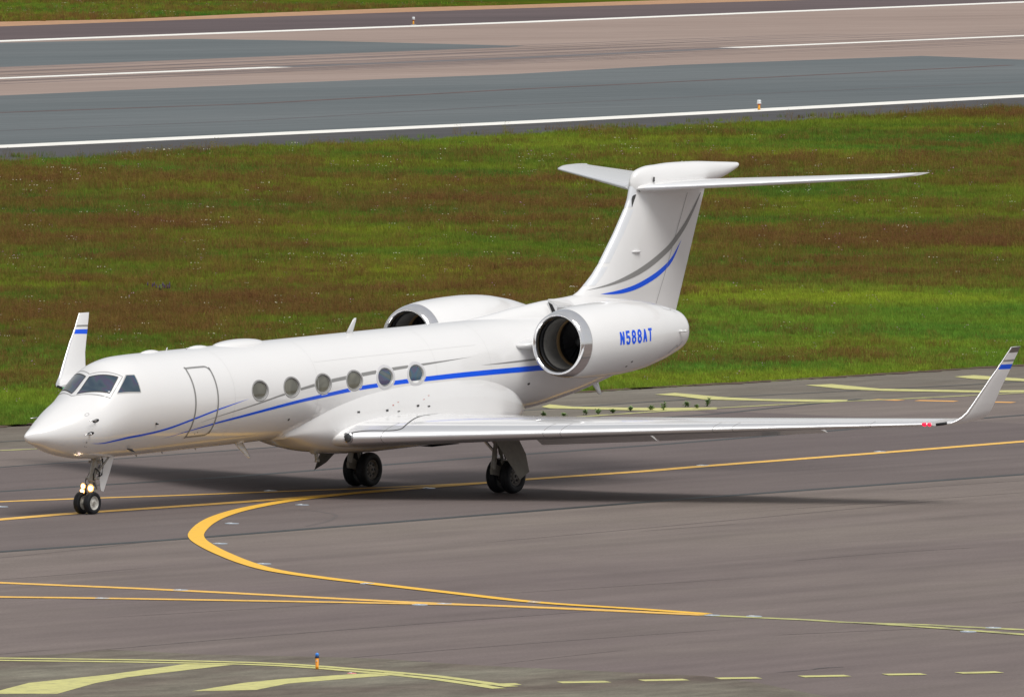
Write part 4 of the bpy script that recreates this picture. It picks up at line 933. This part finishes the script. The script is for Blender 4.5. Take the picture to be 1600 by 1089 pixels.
for sg in (1, -1):
    st_ = [(0.15, 24.50, 6.87, 27.35, 6.96), (.30, 24.60, 6.885, 27.40, 6.965), (2.5, 26.35, 6.965, 28.45, 7.03), (4.7, 28.02, 7.055, 29.45, 7.105), (5.05, 28.30, 7.07, 29.68, 7.11), (5.22, 28.62, 7.085, 29.83, 7.115), (5.32, 29.15, 7.10, 29.97, 7.12)]
    fine = []
    for i in range(len(st_) - 1):
        for k in range(4): fine.append([st_[i][j] + (st_[i + 1][j] - st_[i][j]) * k / 4 for j in range(5)])
    fine.append(list(st_[-1]))
    tr_ = [wring(lv((q[1], -sg * q[0], q[2])), lv((q[3], -sg * q[0], q[4])), .085, (0, 0, 1), n=16, cam=0) for q in fine]
    tp_ = mk('tailplane', *loft(tr_), WHITE, ac, ang=50)
    m2 = len(tr_[0]) // 2
    mk('leading_edge', *strip_of_rings(offset_rings(tr_[4:], .003), m2 - 2, m2 + 2), bpy.data.materials['pale_blue_grey_metal'], tp_)
    V = []; F = []
    for k, q in enumerate(fine[3:-8]):
        p = Vector(lv((q[1] + (q[3] - q[1]) * .70, -sg * q[0], q[2] + (q[4] - q[2]) * .7 + (q[3] - q[1]) * .085 * .255 + .004))); V += [p, p + Vector((.016, 0, -.001))]
        if k: F.append((2 * k - 2, 2 * k - 1, 2 * k + 1, 2 * k))
    mk('elevator_joint', V, F, PLINE, tp_)
    # dark root seal where the tailplane pivots
    P = crom([(24.60, 6.78, 0), (24.55, 6.86, 0), (24.66, 6.93, 0), (25.0, 6.98, 0), (25.3, 7.0, 0)], 5); V = []; F = []
    for k, p in enumerate(P):
        d = (P[min(k + 1, len(P) - 1)] - P[max(k - 1, 0)]).normalized(); n = Vector((-d.y, d.x)) * .012
        for s in (-1, 1): V.append(lv((p.x + n.x * s, -sg * (mono(BX, BW, p.x) + .012), p.y + n.y * s)))
        if k: F.append((2 * k - 2, 2 * k - 1, 2 * k + 1, 2 * k))
    mk('pivot_joint', V, F, PLINE2, bullet)
    mk('elevator_hinge', *slab([lv((25.04, -sg * .262, 7.02)), lv((25.10, -sg * .262, 7.02)), lv((25.10, -sg * .262, 7.14)), lv((25.04, -sg * .262, 7.14))], (0, 1, 0), .01), PLINE2, bullet, smooth=False)
    mk('actuator_cover', *rod(lv((26.55, -sg * .12, 6.80)), lv((27.0, -sg * .14, 6.82)), .04, .03), DARKM, bullet)

# landing gear ---------------------------------------------------------
def wheel(cx, cy, cz, R_, wd, sg, rimmat, holes, nm='wheel', parent=None, rr_=.55):
    """tyre + rim; axle along y; sg: side the dished face looks to (-1 port)"""
    def ring(prof, n=40, cap=False):
        rs_ = [[(cx + r * math.cos(q), cy + yy, cz + r * math.sin(q)) for q in [2 * math.pi * k / n for k in range(n)]] for yy, r in prof]
        return loft(rs_, cap0=cap, cap1=cap)
    h = wd / 2
    w_ = mk(nm, *ring([(-h * .55, R_ * rr_), (-h * .85, R_ * (rr_ + .03)), (-h, R_ * .74), (-h * .97, R_ * .86), (-h * .80, R_ * .955), (-h * .5, R_ * .99), (-h * .46, R_ * .975), (-h * .40, R_ * .993), (-h * .05, R_), (-h * .0, R_ * .985), (h * .05, R_), (h * .40, R_ * .993), (h * .46, R_ * .975), (h * .5, R_ * .99), (h * .80, R_ * .955), (h * .97, R_ * .86), (h, R_ * .74), (h * .85, R_ * (rr_ + .03)), (h * .55, R_ * rr_)]), RUBBER, parent, ang=60)
    for s in (-1, 1):
        mk('rim', *ring([(s * h * .72, R_ * (rr_ + .025)), (s * h * .80, R_ * (rr_ - .01)), (s * h * .60, R_ * (rr_ - .06)), (s * h * .30, R_ * (rr_ - .10)), (s * h * .34, R_ * .26), (s * h * .62, R_ * .20), (s * h * .66, R_ * .08)], cap=False), rimmat, w_, ang=40)
        mk('hub_cap', *rod((cx, cy + s * h * .4, cz), (cx, cy + s * h * .78, cz), R_ * .13, R_ * .09, n=16), DARKM if holes else rimmat, w_)
        hv = []
        for k in range(holes):
            q = 2 * math.pi * k / holes; c_ = (cx + R_ * .355 * math.cos(q), cy + s * h * .325, cz + R_ * .355 * math.sin(q))
            hv.append(rod(c_, (c_[0], c_[1] + s * .012, c_[2]), R_ * .075, n=10))
        if hv: mk('vent_holes', *join(*hv), BLACK, w_, smooth=False)
    return w_
ng = bpy.data.objects.new('nose_gear', None); C.objects.link(ng); ng.parent = ac
NXG = 2.378
mk('strut', *join(rod((NXG + .06, 0, .36), (NXG + .17, 0, .80), .045, .045), rod((NXG + .15, 0, .74), (NXG + .33, 0, 1.36), .085, .095, prof=[(0, .07), (.04, .095), (.2, .095), (.22, .08), (.8, .085), (.84, .11), (1, .11)]), rod((NXG + .02, 0, .27), (NXG + .07, 0, .44), .06, .055), rod((NXG, -.22, .267), (NXG, .22, .267), .040)), GEARW, ng, ang=40)
mk('torque_link', *join(slab([(NXG + .10, -.05, .40), (NXG + .36, -.03, .58), (NXG + .36, .03, .58), (NXG + .10, .05, .40)], (-.5, 0, 1), .035), slab([(NXG + .36, -.03, .58), (NXG + .22, -.05, .80), (NXG + .22, .05, .80), (NXG + .36, .03, .58)], (1, 0, .6), .035)), GEARW, ng, smooth=False)
mk('drag_brace', *join(rod((NXG + .24, -.10, .95), (NXG + .62, -.16, 1.34), .028), rod((NXG + .24, .10, .95), (NXG + .62, .16, 1.34), .028), rod((NXG + .30, -.18, 1.22), (NXG + .30, .18, 1.22), .035), boxm((NXG + .20, 0, .84), .20, .30, .06, .015)), GEARW, ng, ang=40)
mk('hose', *join(tube([(NXG + .12, -.10, .80), (NXG + .06, -.14, .95), (NXG + .14, -.13, 1.08), (NXG + .26, -.12, 1.02), (NXG + .32, -.12, .88), (NXG + .40, -.12, .92), (NXG + .44, -.12, 1.10), (NXG + .42, -.12, 1.30)], .018), tube([(NXG + .05, .05, .45), (NXG + .0, .08, .62), (NXG + .08, .11, .80), (NXG + .24, .10, 1.0), (NXG + .28, .08, 1.3)], .014), tube([(NXG + .30, -.06, .85), (NXG + .36, -.10, .95), (NXG + .34, -.08, 1.10), (NXG + .46, -.10, 1.25)], .014)), HOSE, ng)
mk('gear_door', *join(slab([(NXG + .42, -.10, 1.40), (NXG + .78, -.20, 1.40), (NXG + .62, -.18, .98), (NXG + .46, -.12, .52), (NXG + .38, -.10, .54), (NXG + .34, -.09, .80)], (.25, 1, 0), .025)), WHITE2, ng, smooth=False)
for (y, z, x) in ((-.115, .62, NXG + .02), (.11, .66, NXG + .02), (.12, .54, NXG + .0)):
    l_ = mk('taxi_light', *rod((x + .10, y, z + .01), (x - .045, y, z - .004), .05, .078 if y < 0 else .062, n=20, prof=[(0, .03), (.35, .065), (.95, .074 if y < 0 else .060), (1, .070 if y < 0 else .056)]), ALU, ng, ang=40)
    mk('glow_ring', *rod((x - .040, y, z - .004), (x - .046, y, z - .004), .08, n=20, prof=[(0, .095 if y < 0 else .075), (1, .088 if y < 0 else .070)]), LAMPRING, l_)  # glowing ring wider than the housing, standing in for the lens glow
    mk('lens', *rod((x - .042, y, z - .004), (x - .060, y, z - .004), .064, n=20, prof=[(0, .068 if y < 0 else .054), (.6, .055 if y < 0 else .045), (1, .02)]), LAMPON, l_)
mk('lamp_bracket', *boxm((NXG + .12, 0, .62), .06, .26, .04), GEARW, ng, smooth=False)
for y, s in ((-.152, 1), (.152, 1)): wheel(NXG, y, .267, .267, .165, -1, RIMG, 0, parent=ng, rr_=.60)
for sg in (1, -1):
    mg = bpy.data.objects.new('main_gear', None); C.objects.link(mg); mg.parent = ac
    GX, GY = 16.16, -sg * 2.185
    wheel(GX, GY - .205, .425, .425, .255, -1, RIMD, 8, parent=mg); wheel(GX, GY + .205, .425, .425, .255, -1, RIMD, 8, parent=mg)
    mk('strut', *join(rod((GX - .50, GY, .72), (GX - .36, GY, 1.75), .085, .10, prof=[(0, .05), (.06, .068), (.3, .068), (.34, .055), (.6, .055), (.63, .08), (1, .09)]), rod((GX - .52, GY, .60), (GX - .50, GY, .80), .075), rod((GX, GY - .30, .425), (GX, GY + .30, .425), .05)), GEARW, mg, ang=40)
    mk('trailing_link', *slab([(GX - .62, GY, .60), (GX - .52, GY, .74), (GX - .38, GY, .70), (GX + .06, GY, .50), (GX + .05, GY, .34), (GX - .45, GY, .46), (GX - .60, GY, .48)], (0, 1, 0), .07), GEARW, mg, ang=30)
    mk('shock_absorber', *join(rod((GX - .05, GY, .52), (GX - .22, GY, 1.02), .045), rod((GX - .20, GY, .96), (GX - .34, GY, 1.50), .065)), GEARW, mg, ang=40)
    mk('side_brace', *join(rod((GX - .42, GY - sg * -.04, 1.02), (GX - .55, GY + sg * .62, 1.62), .035), rod((GX - .34, GY, 1.12), (GX - .30, GY + sg * .55, 1.60), .022)), ALU, mg, ang=40)
    mk('brake_hose', *tube([(GX - .36, GY - .08, 1.45), (GX - .30, GY - .12, 1.1), (GX - .16, GY - .10, .85), (GX - .20, GY - .08, .62), (GX - .02, GY - .08, .48)], .016), HOSE, mg)
    P = [(GX - 1.0, GY - sg * .32, 1.42), (GX + .02, GY - sg * .32, 1.40), (GX - .02, GY - sg * .60, 1.0), (GX - .28, GY - sg * .90, .575), (GX - .72, GY - sg * .94, .40)]
    mk('gear_door', *slab(P, (0, 1, -.8 * sg * -1), .03), [GEARW], mg, smooth=False)
    mk('door_rod', *rod((GX - .45, GY - sg * .04, .85), (GX - .42, GY - sg * .68, .80), .016), ALU, mg)
# flat black plate under the fairing, painting the shade of open gear wells
mk('gear_well_shade', *LV(boxm((15.9, 0, 1.036), 1.1, 1.1, .012)), BLACK, ac, smooth=False)

# ---------------------------------------------------------------- airfield lights
def inset(x, y, label, mat=INSET, r=.17, nm='inset_light'):
    prof = [(r, .010), (r * .93, .014), (r * .55, .018), (r * .2, .019)]
    n = 20; R_ = [[(x + a * math.cos(q), y + a * math.sin(q), z) for q in [2 * math.pi * k / n for k in range(n)]] for a, z in [(r, .002)] + prof]
    o = mk(nm, *loft(R_), mat, None, ang=40)
    off = Vector((x, y, 0)); o.data.transform(Matrix.Translation(-off)); o.location = off
    props(o, label, 'taxiway light', 'inset lights along the taxiway lines')
    w_ = boxm((x - r * .45, y, .022), r * .5, r * .5, .016, .004)
    mk('lens', w_[0], w_[1], WLAMP, o, smooth=False)
    return o
INL = ['inset light inside the hairpin, above its apex', 'inset light inside the hairpin, just below its apex', 'inset light on the lower arm of the hairpin, second below the apex', 'inset light on the lower arm of the hairpin, before it runs straight',
       'inset light on the upper of the two lower left guide lines', 'inset light on the lowest guide line at the far left', 'inset light on the lowest guide line, left one of the close pair', 'inset light of the close pair, right one between two guide lines',
       'inset light on the hairpin line shortly before the guide lines merge', 'inset light exactly where the orange guide lines merge', 'inset light on the pale line just past the merging point', 'inset light on the lower pale branch at the right edge', 'inset light on the upper pale branch at the right edge',
       'inset light on the thin line in the shadow ahead of the left main wheels', 'faint inset light between centre line and start of the hairpin', 'inset light in the shadow between the two main gears', 'inset light on the centre line right of the right main wheels',
       'inset light on the centre line beneath the outer port wing', 'inset light on the centre line at the left picture edge']
for (x, y), lb in zip(D['lights'], INL): inset(x, y, lb)
inset(*D['redlight'][0], 'small pink marker light beside the near hatch bar', PINKL, .09, 'marker_light')
# blue taxiway edge light on its orange post
ex, ey = D['edge_light'][0]
el = thing('taxiway_edge_light', (ex, ey, 0), 'blue edge light on an orange post on the near shoulder', 'edge light')
H = .325
mk('post', *rod((ex, ey, .008), (ex, ey, H * .69), .030, prof=[(0, .034), (.15, .028), (.2, .036), (.24, .030), (1, .034)]), ORPOST, el)
mk('collar', *rod((ex, ey, H * .68), (ex, ey, H * .79), .040, prof=[(0, .034), (.2, .042), (.8, .042), (1, .034)]), DBLUE, el)
mk('lamp_globe', *rod((ex, ey, H * .79), (ex, ey, H), .034, prof=[(0, .034), (.35, .040), (.6, .038), (.8, .030), (.95, .014), (1, .004)]), BLUEL, el)
mk('number_plate', *boxm((ex - .036, ey - .02, H * .52), .004, .03, .025), WLAMP, el, smooth=False)
for (x, y), lb, H in zip(D['rwy_lights'], ('white topped runway light on the near runway edge line', 'white topped runway light on the far runway edge line'), (.62, .68)):
    t_ = thing('runway_edge_light', (x, y, 0), lb, 'runway light', 'runway edge lights')
    mk('base_plate', *rod((x, y, -.012), (x, y, .01), .26, n=24), WLAMP, t_)
    mk('post', *rod((x, y, 0), (x, y, H * .48), .055, prof=[(0, .08), (.45, .085), (.6, .065), (1, .08)]), AMBER, t_)
    mk('collar', *rod((x, y, H * .48), (x, y, H * .62), .08, prof=[(0, .06), (.6, .11), (1, .13)]), plain('burnt_orange_collar', (.45, .09, .01), .5) if 'burnt_orange_collar' not in bpy.data.materials else bpy.data.materials['burnt_orange_collar'], t_)
    mk('lamp_head', *rod((x, y, H * .62), (x, y, H), .12, n=20, prof=[(0, .135), (.35, .125), (.42, .115), (.5, .13), (.85, .125), (1, .09)]), WLAMP, t_)

# ---------------------------------------------------------------- vegetation
rv = random.Random(3)
def leafmat(name, col, tr=.25, inst=True):
    m, t, b = newmat(name); L = t.links.new; N = t.nodes.new
    a = N('ShaderNodeAttribute'); a.attribute_type = 'INSTANCER'; a.attribute_name = 'tint'
    mx = N('ShaderNodeMix'); mx.data_type = 'RGBA'; mx.blend_type = 'MULTIPLY'; mx.inputs[0].default_value = 1.; mx.inputs[6].default_value = (*col, 1)
    if inst: L(a.outputs['Color'], mx.inputs[7])
    else: mx.inputs[7].default_value = (1, 1, 1, 1)
    L(mx.outputs[2], b.inputs['Base Color']); b.inputs['Roughness'].default_value = .75; b.inputs['Specular IOR Level'].default_value = .15
    return m
GRM = leafmat('grass_blade', (1, 1, 1)); SRM = leafmat('sorrel_stem', (1, 1, 1)); FLW = leafmat('flower_white', (.80, .78, .62), inst=False); FLP = leafmat('flower_lilac', (.55, .32, .50), inst=False)
def tuft(nb, h, rad, wd, seed, mat=GRM, heads=0, headmat=None, hs=.02):
    r = random.Random(seed); V = []; F = []; MI = []
    for i in range(nb):
        a = r.uniform(0, 6.283); rr0 = rad * math.sqrt(r.random()); x, y = rr0 * math.cos(a), rr0 * math.sin(a)
        lean = r.uniform(.0, .5); la = r.uniform(0, 6.283); hh = h * r.uniform(.55, 1.15); fa = r.uniform(0, 3.1416); wx, wy = wd * math.cos(fa), wd * math.sin(fa)
        k = len(V); mx_, my_ = x + lean * hh * .4 * math.cos(la), y + lean * hh * .4 * math.sin(la); tx, ty = x + lean * hh * math.cos(la), y + lean * hh * math.sin(la)
        V += [(x - wx, y - wy, 0), (x + wx, y + wy, 0), (mx_ + wx * .8, my_ + wy * .8, hh * .6), (mx_ - wx * .8, my_ - wy * .8, hh * .6), (tx, ty, hh)]
        F += [(k, k + 1, k + 2, k + 3), (k + 3, k + 2, k + 4)]; MI += [0, 0]
        if i < heads:
            k = len(V); s = hs * r.uniform(.7, 1.3)
            V += [(tx + s * math.cos(q), ty + s * math.sin(q), hh + s * .2) for q in [6.283 * j / 5 for j in range(5)]] + [(tx, ty, hh + s * .7), (tx, ty, hh - s * .5)]
            for j in range(5): F += [(k + j, k + (j + 1) % 5, k + 5), (k + (j + 1) % 5, k + j, k + 6)]; MI += [1, 1]
    me = bpy.data.meshes.new('tuft'); me.from_pydata(V, [], F); me.materials.append(mat); me.materials.append(headmat or mat); me.polygons.foreach_set('material_index', MI)
    return me
def scatter(name, pts, scl, rot, tint, kinds, protos, label):
    """one 'stuff' object: geometry nodes put a tuft on every point"""
    pc = bpy.data.collections.new(name + '_prototypes')
    for i, me in enumerate(protos):
        o = bpy.data.objects.new('%s_prototype_%02d' % (name, i), me); pc.objects.link(o)
    me = bpy.data.meshes.new(name); n = len(pts); me.vertices.add(n); me.vertices.foreach_set('co', np.asarray(pts, dtype=np.float32).ravel())
    a = me.attributes.new('tint', 'FLOAT_COLOR', 'POINT'); col = np.ones((n, 4), dtype=np.float32); col[:, :3] = tint; a.data.foreach_set('color', col.ravel())
    a = me.attributes.new('scl', 'FLOAT', 'POINT'); a.data.foreach_set('value', np.asarray(scl, dtype=np.float32))
    a = me.attributes.new('rotz', 'FLOAT', 'POINT'); a.data.foreach_set('value', np.asarray(rot, dtype=np.float32))
    a = me.attributes.new('pick', 'INT', 'POINT'); a.data.foreach_set('value', np.asarray(kinds, dtype=np.int32))
    o = bpy.data.objects.new(name, me); C.objects.link(o)
    ng_ = bpy.data.node_groups.new(name, 'GeometryNodeTree')
    ng_.interface.new_socket('Geometry', in_out='INPUT', socket_type='NodeSocketGeometry'); ng_.interface.new_socket('Geometry', in_out='OUTPUT', socket_type='NodeSocketGeometry')
    N = ng_.nodes.new; L = ng_.links.new
    gi, go = N('NodeGroupInput'), N('NodeGroupOutput'); ip = N('GeometryNodeInstanceOnPoints'); ci = N('GeometryNodeCollectionInfo')
    ci.inputs['Collection'].default_value = pc; ci.inputs['Separate Children'].default_value = True; ci.inputs['Reset Children'].default_value = True
    def attr(nm, ty):
        q = N('GeometryNodeInputNamedAttribute'); q.data_type = ty; q.inputs['Name'].default_value = nm; return q.outputs['Attribute']
    L(gi.outputs[0], ip.inputs['Points']); L(ci.outputs[0], ip.inputs['Instance']); ip.inputs['Pick Instance'].default_value = True
    L(attr('pick', 'INT'), ip.inputs['Instance Index']); L(attr('scl', 'FLOAT'), ip.inputs['Scale'])
    cx_ = N('ShaderNodeCombineXYZ'); L(attr('rotz', 'FLOAT'), cx_.inputs[2]); L(cx_.outputs[0], ip.inputs['Rotation'])
    L(ip.outputs[0], go.inputs[0])
    md = o.modifiers.new('scatter', 'NODES'); md.node_group = ng_
    o['kind'] = 'stuff'; o['label'] = label
    return o
protos = [tuft(26, .20, .22, .007, 1), tuft(24, .24, .24, .006, 2), tuft(30, .15, .22, .008, 3), tuft(16, .34, .20, .005, 4, SRM, 16, SRM, .016), tuft(20, .28, .22, .005, 5, SRM, 14, SRM, .014), tuft(12, .32, .26, .005, 6, GRM, 4, FLW, .020), tuft(10, .30, .16, .005, 7, GRM, 3, FLP, .020)]
def edge_y(edge, x): return np.interp(x, [p[0] for p in edge], [p[1] for p in edge])
rng = np.random.RandomState(12)
def sample(n, d0, d1, az):
    u = rng.rand(n); d = d0 * (d1 / d0) ** u; a = (rng.rand(n) * 2 - 1) * az
    # area grows with d, density falls as 1/d^2
    return CAMXY[0] + d * (VD[0] + a * VR[0]), CAMXY[1] + d * (VD[1] + a * VR[1]), d
x, y, d = sample(350000, 285., 740., .072)
jit = .6 * fbm(x, y, .6, 3, 5.)
k = (y > edge_y(G['grass_near'], x) + .15 + jit * .5) & (y < edge_y(G['grass_far'], x) + 1.5 - jit * 6)
x, y, d = x[k], y[k], d[k]
def dress(x, y, d, name, label, base_scale=1.0, fl=1.0, lighten=1.0):
    n = len(x); s = sorrel(x, y); f = flowers(x, y); r = rng.rand(n)
    kinds = rng.randint(0, 3, n)
    kinds = np.where(rng.rand(n) < s * .75, rng.randint(3, 5, n), kinds)
    kinds = np.where(rng.rand(n) < f * .035 * fl, 5, kinds); kinds = np.where(rng.rand(n) < .002 * fl, 6, kinds)
    tint = tint_of(x + rng.randn(n) * .8, y + rng.randn(n) * .8, jit=.16) * (.75 + .6 * rng.rand(n))[:, None]
    red = (kinds == 3) | (kinds == 4)
    tint[red] = tint[red] * .6 + np.array([.22, .075, .032]) * .42
    scl = (.7 + .6 * rng.rand(n)) * base_scale * np.clip(d / 420, .85, 1.45)
    scl = np.where(sorrel(x, y) < .25, scl * .75, scl)
    P = np.stack([x, y, np.full(n, -.035)], -1)
    return scatter(name, P, scl, rng.rand(n) * 6.283, np.clip(tint * lighten, .003, .8), kinds, protos, label)
dress(x, y, d, 'meadow_grass', 'green and rust red flowering meadow between taxiway and runway')
x, y, d = sample(70000, 640., 1150., .072)
k = y > edge_y(G['sand_far'], x) - 2.0 + 5 * fbm(x, y, .3, 3, 8.)
x, y, d = x[k], y[k], d[k]
dress(x, y, d, 'far_meadow_grass', 'flowering meadow beyond the far runway shoulder', 1.1, 5.0, 1.15)
# tall straggling weeds on the meadow's far edge
n = 420; x = rng.uniform(190, 440, n); y = edge_y(G['grass_far'], x) + rng.uniform(-2, 5.5, n) * (fbm(x, x * 0, .05, 3, 2.)) * 1.6; d = np.hypot(x - CAMXY[0], y - CAMXY[1])
dress(x, y, d, 'edge_weeds', 'straggling weeds spreading over the near runway shoulder', 1.0, 2.)

def weed(x, y, h, label, grp='weeds growing in the far taxiway joint', col=(.05, .12, .02), nm='weed', cat='weed'):
    r = rv; t_ = thing(nm, (x, y, 0), label, cat, grp); V = []; F = []; LV_ = []; LF = []
    for s in range(r.randint(3, 5)):
        a = r.uniform(0, 6.28); l = r.uniform(.1, .35); top = (x + h * l * math.cos(a), y + h * l * math.sin(a), h * r.uniform(.7, 1)); base = (x + r.uniform(-.05, .05), y + r.uniform(-.05, .05), 0)
        v, f = rod(base, top, .012, .005, n=5); F += [tuple(i + len(V) for i in q) for q in f]; V += v
        for j in range(16):
            u = r.uniform(.15, 1); p = Vector(base).lerp(Vector(top), u); b = r.uniform(0, 6.28); ln = r.uniform(.06, .13) * (1.3 - u * .6); dv = Vector((math.cos(b), math.sin(b), r.uniform(.1, .7))) * ln; sd = Vector((-math.sin(b), math.cos(b), 0)) * ln * .28
            k = len(LV_); LV_ += [p, p + dv * .5 + sd, p + dv, p + dv * .5 - sd]; LF.append((k, k + 1, k + 2, k + 3))
    mk('stems', V, F, GW, t_); lf = mk('leaves', LV_, LF, GW if nm == 'weed' else GW, t_, smooth=False); lf['kind'] = 'stuff'
    return t_
GW = plain('weed_green', (.20, .30, .11), .7, var=.3, scale=5)
WL = ['small weed in the joint just right of the fuselage tail', 'low weed in the joint, second right of the tail', 'pair of leafy stems in the joint left of the thick weed patch', 'bushy weed in the joint under the second yellow bar', 'short weed at the left of the dense weed row', 'broad low weed in the dense row along the joint', 'thin upright weed with bare stem on the yellow bar', 'tall narrow weed beside the thin upright one', 'tallest bushy weed on the yellow bar', 'small sprig just right of two tall weeds', 'leafy tall weed at the right end of the row']
WH = [.13, .09, .13, .17, .10, .13, .12, .23, .15, .10, .25]
for (x, y), lb, h in zip(D['weeds'], WL, WH): weed(x, y, h, lb)
lx, ly = D['lupin'][0]
lp = weed(lx, ly, .3, 'dark purple flowering lupin clump in the meadow left of the jet', None, nm='lupin', cat='flower')
LUP = plain('lupin_purple', (.06, .03, .08), .7)
for k in range(14):
    ax_, ay_ = lx + rv.choice((-.17, .12)) + rv.gauss(0, .06), ly + rv.uniform(-.5, .5); h_ = rv.uniform(.26, .42); mk('flower_spike', *rod((ax_, ay_, h_ - .14), (ax_ + .02, ay_, h_), .02, n=8, prof=[(0, .02), (.2, .026), (.6, .02), (1, .004)]), LUP, lp)
